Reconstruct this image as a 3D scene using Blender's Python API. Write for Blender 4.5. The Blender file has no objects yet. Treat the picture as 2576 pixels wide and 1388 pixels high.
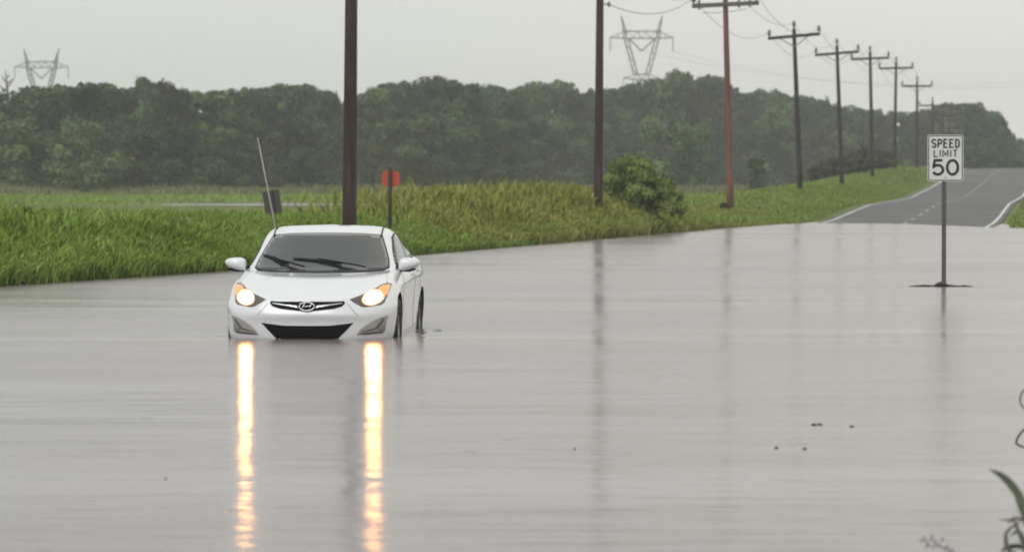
import bpy, bmesh, math, random
import numpy as np
from mathutils import Vector, Matrix
from mathutils.bvhtree import BVHTree
from mathutils.geometry import delaunay_2d_cdt

S = bpy.context.scene
COL = S.collection
R = math.radians

# ------------------------------------------------------------------ camera
FPX = 10100.0            # focal length in units of a 2576 wide frame
CAMZ = 1.58
PITCH = math.atan(221 / FPX)
cd = bpy.data.cameras.new('camera')
cam = bpy.data.objects.new('camera', cd)
COL.objects.link(cam)
cd.sensor_width = 36.0
cd.lens = FPX / 2576 * 36.0
cd.clip_start = 0.5
cd.clip_end = 9000
cam.location = (0, 0, CAMZ)
cam.rotation_euler = (math.pi / 2 - PITCH, 0, 0)
cd.dof.use_dof = True
cd.dof.focus_distance = 45.0
cd.dof.aperture_fstop = 4.4
S.camera = cam

# ------------------------------------------------------------------ sky and sun (overcast)
SUN_EL, SUN_AZ = R(44), R(208)
w = bpy.data.worlds.new('World')
S.world = w
w.use_nodes = True
nt = w.node_tree
nt.nodes.clear()
out = nt.nodes.new('ShaderNodeOutputWorld')
bg = nt.nodes.new('ShaderNodeBackground')
sky = nt.nodes.new('ShaderNodeTexSky')
sky.sky_type = 'NISHITA'
sky.sun_disc = False
sky.sun_elevation = SUN_EL
sky.sun_rotation = SUN_AZ
sky.air_density = 1.0
sky.dust_density = 4.0
hs = nt.nodes.new('ShaderNodeHueSaturation')
hs.inputs['Saturation'].default_value = 0.05
nt.links.new(sky.outputs[0], hs.inputs['Color'])
tc = nt.nodes.new('ShaderNodeTexCoord')
mp = nt.nodes.new('ShaderNodeMapping')
mp.inputs['Scale'].default_value = (1.2, 1.2, 5.0)
ns = nt.nodes.new('ShaderNodeTexNoise')
ns.inputs['Scale'].default_value = 3.0
ns.inputs['Detail'].default_value = 4.0
nt.links.new(tc.outputs['Generated'], mp.inputs[0])
nt.links.new(mp.outputs[0], ns.inputs['Vector'])
cr = nt.nodes.new('ShaderNodeValToRGB')
cr.color_ramp.elements[0].position = 0.3
cr.color_ramp.elements[0].color = (8.05, 8.20, 8.08, 1)
cr.color_ramp.elements[1].position = 0.72
cr.color_ramp.elements[1].color = (8.95, 8.90, 8.62, 1)
nt.links.new(ns.outputs['Fac'], cr.inputs[0])
sepx = nt.nodes.new('ShaderNodeSeparateXYZ')
nt.links.new(tc.outputs['Generated'], sepx.inputs[0])
mrx = nt.nodes.new('ShaderNodeMapRange')
mrx.interpolation_type = 'SMOOTHSTEP'
mrx.inputs['From Min'].default_value = -0.22
mrx.inputs['From Max'].default_value = 0.22
nt.links.new(sepx.outputs['X'], mrx.inputs['Value'])
cl2 = nt.nodes.new('ShaderNodeMix')
cl2.data_type = 'RGBA'
cl2.inputs['A'].default_value = (.965, .99, 1.0, 1)
cl2.inputs['B'].default_value = (1.19, 1.16, 1.11, 1)
nt.links.new(mrx.outputs[0], cl2.inputs['Factor'])
cm2 = nt.nodes.new('ShaderNodeMix')
cm2.data_type = 'RGBA'
cm2.blend_type = 'MULTIPLY'
cm2.inputs['Factor'].default_value = 1
nt.links.new(cr.outputs[0], cm2.inputs['A'])
nt.links.new(cl2.outputs['Result'], cm2.inputs['B'])
mx = nt.nodes.new('ShaderNodeMix')
mx.data_type = 'RGBA'
mx.inputs['Factor'].default_value = 0.88
nt.links.new(hs.outputs[0], mx.inputs['A'])
nt.links.new(cm2.outputs['Result'], mx.inputs['B'])
nt.links.new(mx.outputs['Result'], bg.inputs['Color'])
bg.inputs['Strength'].default_value = 0.1
nt.links.new(bg.outputs[0], out.inputs['Surface'])

sd = bpy.data.lights.new('sun', 'SUN')
sd.energy = 1.2
sd.angle = R(40)
sd.color = (1.0, 0.97, 0.92)
sun = bpy.data.objects.new('sun', sd)
COL.objects.link(sun)
sun.rotation_euler = (math.pi / 2 - SUN_EL, 0, math.pi - SUN_AZ)

S.view_settings.view_transform = 'Standard'
S.view_settings.look = 'None'
S.view_settings.exposure = 0.0
S.view_settings.gamma = 1.0
S.render.engine = 'CYCLES'
cy = S.cycles
cy.use_denoising = True
cy.max_bounces = 7
cy.diffuse_bounces = 3
cy.glossy_bounces = 3
cy.transmission_bounces = 4
cy.volume_bounces = 1
cy.transparent_max_bounces = 8
cy.sample_clamp_indirect = 8.0
cy.caustics_reflective = True
cy.filter_width = 1.9

# ------------------------------------------------------------------ helpers
rng = np.random.default_rng(7)
rnd = random.Random(11)

def ray(u, v):
    f = Vector((0, math.cos(PITCH), -math.sin(PITCH)))
    up = Vector((0, math.sin(PITCH), math.cos(PITCH)))
    return (f * FPX + Vector((u - 1288, 0, 0)) + up * (694 - v)).normalized()

def at(u, v, depth):
    """world point at ground distance `depth` along the view line (u, v)"""
    d = ray(u, v)
    return Vector((0, 0, CAMZ)) + d * (depth / d.y)

def mat(name, color=(0.5, 0.5, 0.5), rough=0.6, metal=0.0, noise=0.0, nscale=4.0, emit=None, estr=0.0,
        coat=0.0, spec=0.5, bump=0.0, nmap=None):
    m = bpy.data.materials.new(name)
    m.use_nodes = True
    n = m.node_tree
    p = n.nodes['Principled BSDF']
    p.inputs['Base Color'].default_value = (*color, 1)
    p.inputs['Roughness'].default_value = rough
    p.inputs['Metallic'].default_value = metal
    p.inputs['Specular IOR Level'].default_value = spec
    p.inputs['Coat Weight'].default_value = coat
    p.inputs['Coat Roughness'].default_value = 0.06
    if emit:
        p.inputs['Emission Color'].default_value = (*emit, 1)
        p.inputs['Emission Strength'].default_value = estr
    if noise > 0 or bump > 0:
        t = n.nodes.new('ShaderNodeTexCoord')
        tx = n.nodes.new('ShaderNodeTexNoise')
        tx.inputs['Scale'].default_value = nscale
        tx.inputs['Detail'].default_value = 6
        if nmap:
            mpn = n.nodes.new('ShaderNodeMapping')
            mpn.inputs['Scale'].default_value = nmap
            n.links.new(t.outputs['Object'], mpn.inputs[0])
            n.links.new(mpn.outputs[0], tx.inputs['Vector'])
        else:
            n.links.new(t.outputs['Object'], tx.inputs['Vector'])
        if noise > 0:
            r = n.nodes.new('ShaderNodeValToRGB')
            r.color_ramp.elements[0].position = 0.3
            r.color_ramp.elements[1].position = 0.7
            r.color_ramp.elements[0].color = (*[c * (1 - noise) for c in color], 1)
            r.color_ramp.elements[1].color = (*[min(1, c * (1 + noise)) for c in color], 1)
            n.links.new(tx.outputs['Fac'], r.inputs[0])
            n.links.new(r.outputs[0], p.inputs['Base Color'])
        if bump > 0:
            b = n.nodes.new('ShaderNodeBump')
            b.inputs['Strength'].default_value = 0.6
            b.inputs['Distance'].default_value = bump
            n.links.new(tx.outputs['Fac'], b.inputs['Height'])
            n.links.new(b.outputs[0], p.inputs['Normal'])
    return m

def leafmat(name, c0, c1, c2, rough=0.75, objvar=0.5):
    """foliage: point attribute `tint` (0..1) picks the leaf colour, object random shifts it"""
    m = bpy.data.materials.new(name)
    m.use_nodes = True
    n = m.node_tree
    p = n.nodes['Principled BSDF']
    p.inputs['Roughness'].default_value = rough
    p.inputs['Specular IOR Level'].default_value = 0.25
    a = n.nodes.new('ShaderNodeAttribute')
    a.attribute_name = 'tint'
    r = n.nodes.new('ShaderNodeValToRGB')
    r.color_ramp.elements[0].color = (*c0, 1)
    r.color_ramp.elements[1].color = (*c2, 1)
    e = r.color_ramp.elements.new(0.5)
    e.color = (*c1, 1)
    n.links.new(a.outputs['Fac'], r.inputs[0])
    oi = n.nodes.new('ShaderNodeObjectInfo')
    mr = n.nodes.new('ShaderNodeMapRange')
    mr.inputs['To Min'].default_value = 1 - objvar
    mr.inputs['To Max'].default_value = 1 + objvar
    n.links.new(oi.outputs['Random'], mr.inputs['Value'])
    h = n.nodes.new('ShaderNodeHueSaturation')
    n.links.new(mr.outputs[0], h.inputs['Value'])
    if objvar > 0:
        m2 = n.nodes.new('ShaderNodeMath')
        m2.operation = 'FRACT'
        m1 = n.nodes.new('ShaderNodeMath')
        m1.operation = 'MULTIPLY'
        m1.inputs[1].default_value = 7.31
        n.links.new(oi.outputs['Random'], m1.inputs[0])
        n.links.new(m1.outputs[0], m2.inputs[0])
        mh = n.nodes.new('ShaderNodeMapRange')
        mh.inputs['To Min'].default_value = .455
        mh.inputs['To Max'].default_value = .535
        n.links.new(m2.outputs[0], mh.inputs['Value'])
        n.links.new(mh.outputs[0], h.inputs['Hue'])
    n.links.new(r.outputs[0], h.inputs['Color'])
    n.links.new(h.outputs[0], p.inputs['Base Color'])
    return m

def link(name, me, material=None, parent=None, smooth=False):
    if material is not None and len(me.materials) == 0:
        me.materials.append(material)
    if smooth:
        me.polygons.foreach_set('use_smooth', [True] * len(me.polygons))
    o = bpy.data.objects.new(name, me)
    COL.objects.link(o)
    if parent is not None:
        o.parent = parent
    return o

def pyd(name, verts, faces, material=None, parent=None, smooth=False):
    me = bpy.data.meshes.new(name)
    me.from_pydata([tuple(v) for v in verts], [], faces)
    me.update()
    return link(name, me, material, parent, smooth)

def npmesh(name, verts, tris, tint=None, material=None, parent=None, make=True):
    me = bpy.data.meshes.new(name)
    nv, nf = len(verts), len(tris)
    me.vertices.add(nv)
    me.vertices.foreach_set('co', np.asarray(verts, np.float32).ravel())
    me.loops.add(nf * 3)
    me.loops.foreach_set('vertex_index', np.asarray(tris, np.int32).ravel())
    me.polygons.add(nf)
    me.polygons.foreach_set('loop_start', np.arange(0, nf * 3, 3, dtype=np.int32))
    if tint is not None:
        a = me.attributes.new('tint', 'FLOAT', 'POINT')
        a.data.foreach_set('value', np.asarray(tint, np.float32))
    me.update(calc_edges=True)
    me.validate()
    if material is not None:
        me.materials.append(material)
    if not make:
        return me
    return link(name, me, None, parent)

def tag(o, label, cat=None, group=None, kind=None):
    o['label'] = label
    if cat:
        o['category'] = cat
    if group:
        o['group'] = group
    if kind:
        o['kind'] = kind
    return o

def empty(name, loc, rot=(0, 0, 0), scale=1.0):
    o = bpy.data.objects.new(name, None)
    o.empty_display_size = 0.2
    o.location = loc
    o.rotation_euler = rot
    o.scale = (scale,) * 3
    COL.objects.link(o)
    return o

def struct(o):
    o['kind'] = 'structure'
    return o

def tube_data(pts, rad, seg=8, cap=True):
    """tapered tube along pts; rad a number or list"""
    pts = [Vector(p) for p in pts]
    if not isinstance(rad, (list, tuple)):
        rad = [rad] * len(pts)
    vs, fs = [], []
    for i, p in enumerate(pts):
        t = (pts[min(i + 1, len(pts) - 1)] - pts[max(i - 1, 0)]).normalized()
        ref = Vector((0, 0, 1)) if abs(t.z) < 0.9 else Vector((1, 0, 0))
        a = t.cross(ref).normalized()
        b = t.cross(a).normalized()
        for k in range(seg):
            q = 2 * math.pi * k / seg
            vs.append(p + (a * math.cos(q) + b * math.sin(q)) * rad[i])
    for i in range(len(pts) - 1):
        for k in range(seg):
            k2 = (k + 1) % seg
            fs.append((i * seg + k, i * seg + k2, (i + 1) * seg + k2, (i + 1) * seg + k))
    if cap:
        fs.append(tuple(range(seg))[::-1])
        fs.append(tuple((len(pts) - 1) * seg + k for k in range(seg)))
    return vs, fs

class MB:
    def __init__(self):
        self.v, self.f = [], []
    def add(self, vs, fs):
        o = len(self.v)
        self.v += list(vs)
        self.f += [tuple(i + o for i in f) for f in fs]
        return self
    def tube(self, pts, rad, seg=8):
        return self.add(*tube_data(pts, rad, seg))
    def box(self, c, s, rot=None):
        c = Vector(c)
        vs = []
        for sx in (-1, 1):
            for sy in (-1, 1):
                for sz in (-1, 1):
                    q = Vector((sx * s[0] / 2, sy * s[1] / 2, sz * s[2] / 2))
                    if rot is not None:
                        q = rot @ q
                    vs.append(c + q)
        return self.add(vs, [(0, 1, 3, 2), (4, 6, 7, 5), (0, 4, 5, 1), (2, 3, 7, 6), (0, 2, 6, 4), (1, 5, 7, 3)])
    def lathe(self, prof, seg=16, axis='z', origin=(0, 0, 0)):
        o = Vector(origin)
        vs, fs = [], []
        for r_, h in prof:
            for k in range(seg):
                q = 2 * math.pi * k / seg
                a, b = r_ * math.cos(q), r_ * math.sin(q)
                vs.append(o + (Vector((a, b, h)) if axis == 'z' else Vector((h, a, b))))
        for i in range(len(prof) - 1):
            for k in range(seg):
                k2 = (k + 1) % seg
                fs.append((i * seg + k, i * seg + k2, (i + 1) * seg + k2, (i + 1) * seg + k))
        return self.add(vs, fs)
    def build(self, name, m, parent=None, smooth=False):
        return pyd(name, self.v, self.f, m, parent, smooth)

def pchip(y, t):
    """monotone cubic through samples y[i] (rows) at i, evaluated at t; y shape (n, ...)"""
    y = np.asarray(y, float)
    n = len(y)
    d = np.diff(y, axis=0)
    m = np.zeros_like(y)
    prod = d[:-1] * d[1:]
    with np.errstate(divide='ignore', invalid='ignore'):
        hm = np.where(prod > 0, 2 * prod / (d[:-1] + d[1:]), 0)
    m[1:-1] = np.nan_to_num(hm)
    m[0], m[-1] = d[0], d[-1]
    t = np.asarray(t)
    i = np.clip(t.astype(int), 0, n - 2)
    s = (t - i).reshape((-1,) + (1,) * (y.ndim - 1))
    h00 = 2 * s**3 - 3 * s**2 + 1
    h10 = s**3 - 2 * s**2 + s
    h01 = -2 * s**3 + 3 * s**2
    h11 = s**3 - s**2
    return h00 * y[i] + h10 * m[i] + h01 * y[i + 1] + h11 * m[i + 1]

def sstep(x):
    x = np.clip(x, 0, 1)
    return x * x * (3 - 2 * x)

# ------------------------------------------------------------------ terrain  (K = lateral from the camera, across the road)
SL = 1409 / FPX          # the road runs towards x = SL * y
def roadz(Y):
    return np.interp(Y, [-60, 0, 42, 100, 140, 177, 190, 205, 223, 250, 278, 321, 380, 424, 450, 520, 700, 1000, 3000],
                     [-.3, -.25, -.235, -.22, -.12, 0, .15, .42, .70, .80, .95, 1.7, 2.95, 3.65, 3.7, 2.6, .9, .8, .8])
def fieldz(Y):
    return np.interp(Y, [-100, 60, 150, 250, 300, 420, 600, 1000, 3000], [.25, .25, .3, .52, .68, 1.0, 1.4, 2.0, 2.0])
def edgeK(Y):
    return np.interp(Y, [-60, 20, 65, 76, 95, 120, 156, 183, 200], [-27, -22, -17.4, -16.4, -15.7, -14.9, -13.9, -12.6, -12.2])
def bankA(Y):
    return np.interp(Y, [150, 184, 200, 234, 277, 320, 345, 365, 400, 450], [0, .45, .6, .8, .92, .85, .85, .8, .3, 0])
def groundz(X, Y):
    X = np.asarray(X, float)
    Y = np.asarray(Y, float)
    K = X - SL * Y
    zr = roadz(Y)
    zf = fieldz(Y)
    cross = np.clip(0.012 * (K + 7.4), -.06, .06)
    e = edgeK(Y)
    # left, flooded part
    flo = np.where(K < e, np.minimum(0.14 * (e - K), 0.36) + np.clip((e - K - 4) / 40, 0, 1) * (zf - .36),
                   -np.minimum(0.14 * (K - e), 0.35))
    # left, dry part
    t = sstep((-12.2 - K) / 4.0)
    dry = zr - .06 + bankA(Y) * t
    dry = dry + sstep((-16.6 - K) / 10.0) * (zf - dry)
    bl = sstep((Y - 165) / 20)
    left = flo * (1 - bl) + dry * bl
    # right
    rw = np.where(K > 22, np.minimum((K - 22) * .05 - .3, 0.5), -.3)
    near = sstep((19.5 - Y) / 3) * sstep((K - .2) / 1.2)
    rw = np.maximum(rw, -.3 + .4 * near)
    rd = zr + .03 + np.clip((K + 2.5) * .03, 0, .4)
    br = sstep((Y - 148) / 12)
    right = rw * (1 - br) + np.maximum(rd, .02 * br) * br
    dip = 1 - sstep((np.sqrt(((X + 14) / 12.5) ** 2 + ((Y - 263) / 24.0) ** 2) - .75) / .25)
    left = left - .22 * dip
    tr = sstep((K + 12.6) / .8)
    z = left * (1 - tr) + (zr + cross - .05) * tr
    tr2 = sstep((K + 3.0) / .8)
    return z * (1 - tr2) + right * tr2

def gz(x, y):
    return float(groundz(x, y))

Ys = np.concatenate([np.arange(-60, 0, 10), np.arange(0, 60, 2.0), np.arange(60, 460, 2.0), np.arange(460, 800, 10),
                     np.arange(800, 2500, 60)])
Ks = np.concatenate([-np.geomspace(2200, 66, 26), np.arange(-64, -30, 2.0), np.arange(-30, 12, .5), np.arange(12, 60, 3.0),
                     np.geomspace(62, 2000, 24)])
GY, GK = np.meshgrid(Ys, Ks, indexing='ij')
GX = GK + SL * GY
GZ = groundz(GX, GY) + 0.03 * np.sin(GX * 1.7 + GY * .6) * np.sin(GY * .9) * (np.abs(GK + 7.5) > 6)
nY, nK = GX.shape
vv = np.stack([GX, GY, GZ], -1).reshape(-1, 3)
ii = np.arange((nY - 1) * (nK - 1))
r0 = (ii // (nK - 1)) * nK + ii % (nK - 1)
tris = np.concatenate([np.stack([r0, r0 + 1, r0 + nK + 1], 1), np.stack([r0, r0 + nK + 1, r0 + nK], 1)])

def ground_mat():
    m = bpy.data.materials.new('field grass ground')
    m.use_nodes = True
    n = m.node_tree
    p = n.nodes['Principled BSDF']
    p.inputs['Roughness'].default_value = .9
    p.inputs['Specular IOR Level'].default_value = .15
    t = n.nodes.new('ShaderNodeTexCoord')
    a = n.nodes.new('ShaderNodeTexNoise')
    a.inputs['Scale'].default_value = .09
    a.inputs['Detail'].default_value = 8
    b = n.nodes.new('ShaderNodeTexNoise')
    b.inputs['Scale'].default_value = 2.2
    b.inputs['Detail'].default_value = 5
    n.links.new(t.outputs['Object'], a.inputs['Vector'])
    n.links.new(t.outputs['Object'], b.inputs['Vector'])
    r = n.nodes.new('ShaderNodeValToRGB')
    r.color_ramp.elements[0].position = .35
    r.color_ramp.elements[0].color = (.10, .145, .04, 1)
    r.color_ramp.elements[1].position = .68
    r.color_ramp.elements[1].color = (.19, .215, .06, 1)
    n.links.new(a.outputs['Fac'], r.inputs[0])
    r2 = n.nodes.new('ShaderNodeValToRGB')
    r2.color_ramp.elements[0].position = .3
    r2.color_ramp.elements[0].color = (.55, .55, .5, 1)
    r2.color_ramp.elements[1].position = .7
    r2.color_ramp.elements[1].color = (1.1, 1.1, 1.05, 1)
    n.links.new(b.outputs['Fac'], r2.inputs[0])
    mx = n.nodes.new('ShaderNodeMix')
    mx.data_type = 'RGBA'
    mx.blend_type = 'MULTIPLY'
    mx.inputs['Factor'].default_value = 1
    n.links.new(r.outputs[0], mx.inputs['A'])
    n.links.new(r2.outputs[0], mx.inputs['B'])
    n.links.new(mx.outputs['Result'], p.inputs['Base Color'])
    return m

ground = npmesh('ground', vv, tris, None, ground_mat())
struct(ground)['label'] = 'green verge and field ground around the flooded road'

# road strip
def strip(name, k0, k1, y0, y1, lift, m, step=2.0, nk=2, parent=None):
    ys = np.linspace(y0, y1, max(2, int((y1 - y0) / step) + 1))
    vs, fs = [], []
    for y in ys:
        for j in range(nk):
            k = k0 + (k1 - k0) * j / (nk - 1)
            crown = np.clip(0.012 * (k + 7.4), -.06, .06)
            vs.append((k + SL * y, y, float(roadz(y)) + crown + lift))
    for i in range(len(ys) - 1):
        for j in range(nk - 1):
            a = i * nk + j
            fs.append((a, a + 1, a + nk + 1, a + nk))
    return pyd(name, vs, fs, m, parent)

asphalt = mat('wet asphalt', (.056, .055, .058), .62, noise=.55, nscale=.22, bump=.01)
road = struct(strip('road', -11.5, -3.15, -40, 540, .0, asphalt, nk=8))
road['label'] = 'grey asphalt road rising out of the flood'
white_line = mat('worn white road paint', (.62, .62, .6), .6, noise=.25, nscale=2)
pale_line = mat('worn yellow road paint', (.42, .40, .30), .6, noise=.3, nscale=2)
for k in (-11.2, -3.45):
    o = strip('edge_line', k - .065, k + .065, 120, 470, .006, white_line, parent=road)
y = 150.0
while y < 430:
    strip('centre_dash', -7.5, -7.38, y, y + 4.0, .006, pale_line, parent=road, step=1.0)
    y += 9.0

# ------------------------------------------------------------------ water
def water_mat(name, murk=(.218, .188, .190), big=1.0):
    m = bpy.data.materials.new(name)
    m.use_nodes = True
    n = m.node_tree
    L = n.links
    p = n.nodes['Principled BSDF']
    p.inputs['Base Color'].default_value = (*murk, 1)
    p.inputs['Roughness'].default_value = .165
    p.inputs['Anisotropic'].default_value = .5
    tg = n.nodes.new('ShaderNodeCombineXYZ')
    tg.inputs[1].default_value = 1.0
    L.new(tg.outputs[0], p.inputs['Tangent'])
    p.inputs['IOR'].default_value = 1.333
    t = n.nodes.new('ShaderNodeTexCoord')
    def noise(scale, detail, sc=(1, 1, 1)):
        mp = n.nodes.new('ShaderNodeMapping')
        mp.inputs['Scale'].default_value = sc
        L.new(t.outputs['Object'], mp.inputs[0])
        a = n.nodes.new('ShaderNodeTexNoise')
        a.inputs['Scale'].default_value = scale
        a.inputs['Detail'].default_value = detail
        L.new(mp.outputs[0], a.inputs['Vector'])
        return a.outputs['Fac']
    def math_(op, a, b=None):
        q = n.nodes.new('ShaderNodeMath')
        q.operation = op
        for i, x in enumerate((a, b)):
            if x is None:
                continue
            if isinstance(x, (int, float)):
                q.inputs[i].default_value = x
            else:
                L.new(x, q.inputs[i])
        return q.outputs[0]
    swell = noise(.28, 2, (.45, 1, 1))
    chop = noise(2.2, 3, (.35, 1, 1))
    fine = noise(5.5, 2, (.22, 1, 1))
    patch = noise(.10, 3, (.5, 1, 1))
    # gusts: ripples strong in some patches and weak in others
    gm = n.nodes.new('ShaderNodeMapRange')
    gm.inputs['From Min'].default_value = .35
    gm.inputs['From Max'].default_value = .7
    gm.inputs['To Min'].default_value = .45
    gm.inputs['To Max'].default_value = 1.6
    L.new(patch, gm.inputs['Value'])
    rm = n.nodes.new('ShaderNodeMapRange')
    rm.inputs['From Min'].default_value = .32
    rm.inputs['From Max'].default_value = .68
    rm.inputs['To Min'].default_value = .125
    rm.inputs['To Max'].default_value = .21
    L.new(patch, rm.inputs['Value'])
    L.new(rm.outputs[0], p.inputs['Roughness'])
    h = math_('ADD', math_('MULTIPLY', swell, .065), math_('MULTIPLY', math_('ADD', math_('MULTIPLY', chop, .014), math_('MULTIPLY', fine, .0090)), gm.outputs[0]))
    # rain drop rings
    v = n.nodes.new('ShaderNodeTexVoronoi')
    v.inputs['Scale'].default_value = 1.6
    L.new(t.outputs['Object'], v.inputs['Vector'])
    dist = v.outputs['Distance']
    ring = math_('MULTIPLY', math_('SINE', math_('MULTIPLY', dist, 90)), math_('POWER', math_('MAXIMUM', math_('SUBTRACT', 1, math_('MULTIPLY', dist, 6)), 0), 2))
    sep = n.nodes.new('ShaderNodeSeparateColor')
    L.new(v.outputs['Color'], sep.inputs[0])
    some = math_('GREATER_THAN', sep.outputs[0], .55)
    h = math_('ADD', h, math_('MULTIPLY', math_('MULTIPLY', ring, some), .007))
    def ripple(px_, py_, sx_, sy_, amp, freq):
        mpp = n.nodes.new('ShaderNodeMapping')
        mpp.vector_type = 'POINT'
        mpp.inputs['Location'].default_value = (-px_ / sx_, -py_ / sy_, 0)
        mpp.inputs['Scale'].default_value = (1 / sx_, 1 / sy_, 1)
        L.new(t.outputs['Object'], mpp.inputs[0])
        ln = n.nodes.new('ShaderNodeVectorMath')
        ln.operation = 'LENGTH'
        L.new(mpp.outputs[0], ln.inputs[0])
        dd_ = ln.outputs['Value']
        fall = math_('POWER', math_('MAXIMUM', math_('SUBTRACT', 1, math_('MULTIPLY', dd_, .45)), 0), 2)
        return math_('MULTIPLY', math_('MULTIPLY', math_('SINE', math_('MULTIPLY', dd_, freq)), fall), amp)
    h = math_('ADD', h, ripple(-2.0, 44.2, 1.15, 2.6, .010, 34))
    h = math_('ADD', h, ripple(6.97, 64.6, .6, .6, .006, 22))
    b = n.nodes.new('ShaderNodeBump')
    b.inputs['Strength'].default_value = 1
    b.inputs['Distance'].default_value = big
    L.new(h, b.inputs['Height'])
    L.new(b.outputs[0], p.inputs['Normal'])
    return m

wat = water_mat('muddy flood water')
flood = struct(pyd('flood_water', [(-160, -50, 0), (160, -50, 0), (160, 205, 0), (-160, 205, 0)], [(0, 1, 2, 3)], wat))
flood['label'] = 'muddy grey flood water covering the road'
# standing water in the field
pv = []
N = 40
for i in range(N):
    a = 2 * math.pi * i / N
    px = -14.0 + 9.2 * math.cos(a) * (1 + .06 * math.sin(5 * a))
    py = 263 + 16 * math.sin(a) * (1 + .12 * math.sin(7 * a + 1))
    pv.append((px, py, .50))
pond = struct(pyd('field_pond', pv, [tuple(range(N))], wat))
pond['label'] = 'pale strip of standing water in the field'

# ------------------------------------------------------------------ the white car
a_car = R(3.4)
CAR_LOC = Vector((-2.15, 42.0, -.22))
car = empty('sedan_car', CAR_LOC, (0, 0, -a_car))
tag(car, 'white four-door sedan with lit headlights standing in the flood water', 'car')
MC = Matrix.Translation(CAR_LOC) @ Matrix.Rotation(-a_car, 4, 'Z')
MCi = MC.inverted()
CAML = MCi @ Vector((0, 0, CAMZ))
def lray(u, v):
    return (MCi.to_3x3() @ ray(u, v)).normalized()

c = {}
c[0] = [(0, .25, .16), (0, .05, .20), (0, .03, .30), (0, .025, .385), (0, .0, .47), (0, .02, .52), (0, .055, .625), (0, .12, .668), (0, .45, .765), (0, .85, .845), (0, 1.22, .892), (0, 1.60, 1.09), (0, 1.98, 1.305), (0, 2.18, 1.372), (0, 2.35, 1.402)]
c[1] = [(.28, .26, .16), (.28, .065, .20), (.28, .045, .30), (.28, .038, .385), (.28, .014, .47), (.28, .035, .525), (.28, .075, .628), (.28, .135, .668), (.27, .46, .765), (.27, .86, .848), (.27, 1.24, .895), (.25, 1.615, 1.09), (.22, 1.99, 1.303), (.19, 2.18, 1.370), (0, 2.35, 1.402)]
c[2] = [(.50, .30, .16), (.52, .13, .20), (.53, .10, .30), (.535, .09, .39), (.54, .075, .47), (.54, .095, .54), (.54, .17, .655), (.53, .24, .703), (.50, .52, .787), (.49, .90, .86), (.50, 1.29, .90), (.46, 1.665, 1.09), (.42, 2.03, 1.297), (.34, 2.20, 1.362), (0, 2.35, 1.402)]
c[3] = [(.70, .42, .16), (.74, .27, .20), (.765, .25, .30), (.775, .24, .39), (.78, .235, .47), (.78, .25, .54), (.755, .36, .665), (.735, .46, .745), (.69, .66, .815), (.66, .98, .876), (.665, 1.38, .908), (.60, 1.75, 1.095), (.545, 2.09, 1.287), (.44, 2.23, 1.352), (0, 2.35, 1.402)]
c[4] = [(.80, .60, .16), (.85, .48, .20), (.88, .47, .30), (.89, .47, .39), (.895, .47, .47), (.895, .48, .54), (.875, .58, .66), (.84, .70, .765), (.79, .82, .83), (.755, 1.08, .888), (.745, 1.47, .915), (.685, 1.84, 1.095), (.612, 2.15, 1.282), (.49, 2.26, 1.347), (0, 2.35, 1.402)]
c[5] = [(.82, .87, .16), (.88, .87, .20), (.905, .87, .30), (.912, .87, .39), (.915, .87, .47), (.915, .87, .56), (.91, .88, .66), (.885, .92, .765), (.835, 1.0, .84), (.80, 1.2, .897), (.800, 1.56, .925), (.738, 1.92, 1.10), (.662, 2.20, 1.287), (.52, 2.29, 1.347), (0, 2.38, 1.403)]
c[6] = [(.82, 1.40, .16), (.87, 1.40, .20), (.885, 1.40, .30), (.89, 1.42, .39), (.892, 1.44, .47), (.895, 1.46, .56), (.90, 1.48, .66), (.905, 1.50, .75), (.885, 1.55, .84), (.85, 1.60, .91), (.818, 1.75, .945), (.748, 2.05, 1.12), (.672, 2.28, 1.295), (.53, 2.36, 1.352), (0, 2.44, 1.405)]
c[7] = [(.82, 2.1, .16), (.87, 2.1, .20), (.885, 2.1, .30), (.885, 2.1, .39), (.887, 2.1, .47), (.89, 2.1, .56), (.90, 2.1, .67), (.91, 2.12, .76), (.89, 2.14, .86), (.86, 2.16, .925), (.83, 2.2, .955), (.757, 2.35, 1.14), (.68, 2.45, 1.312), (.53, 2.48, 1.365), (0, 2.54, 1.408)]
c[8] = [(.82, 2.8, .16), (.87, 2.8, .20), (.885, 2.8, .30), (.885, 2.8, .39), (.887, 2.8, .47), (.89, 2.8, .56), (.90, 2.8, .67), (.912, 2.8, .77), (.895, 2.8, .88), (.865, 2.8, .95), (.83, 2.8, .98), (.760, 2.8, 1.15), (.675, 2.8, 1.305), (.52, 2.76, 1.362), (0, 2.74, 1.405)]
c[9] = [(.83, 3.4, .16), (.88, 3.4, .20), (.90, 3.4, .30), (.905, 3.4, .39), (.91, 3.4, .47), (.915, 3.4, .56), (.92, 3.4, .67), (.92, 3.4, .78), (.90, 3.4, .90), (.875, 3.4, .975), (.83, 3.38, 1.01), (.74, 3.25, 1.15), (.64, 3.15, 1.282), (.50, 3.0, 1.35), (0, 2.94, 1.392)]
c[10] = [(.83, 3.8, .16), (.88, 3.8, .20), (.905, 3.8, .30), (.912, 3.8, .39), (.917, 3.8, .47), (.92, 3.8, .56), (.922, 3.8, .67), (.92, 3.8, .79), (.895, 3.8, .92), (.86, 3.8, .99), (.80, 3.75, 1.03), (.68, 3.5, 1.16), (.59, 3.3, 1.27), (.47, 3.08, 1.344), (0, 3.04, 1.382)]
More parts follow.
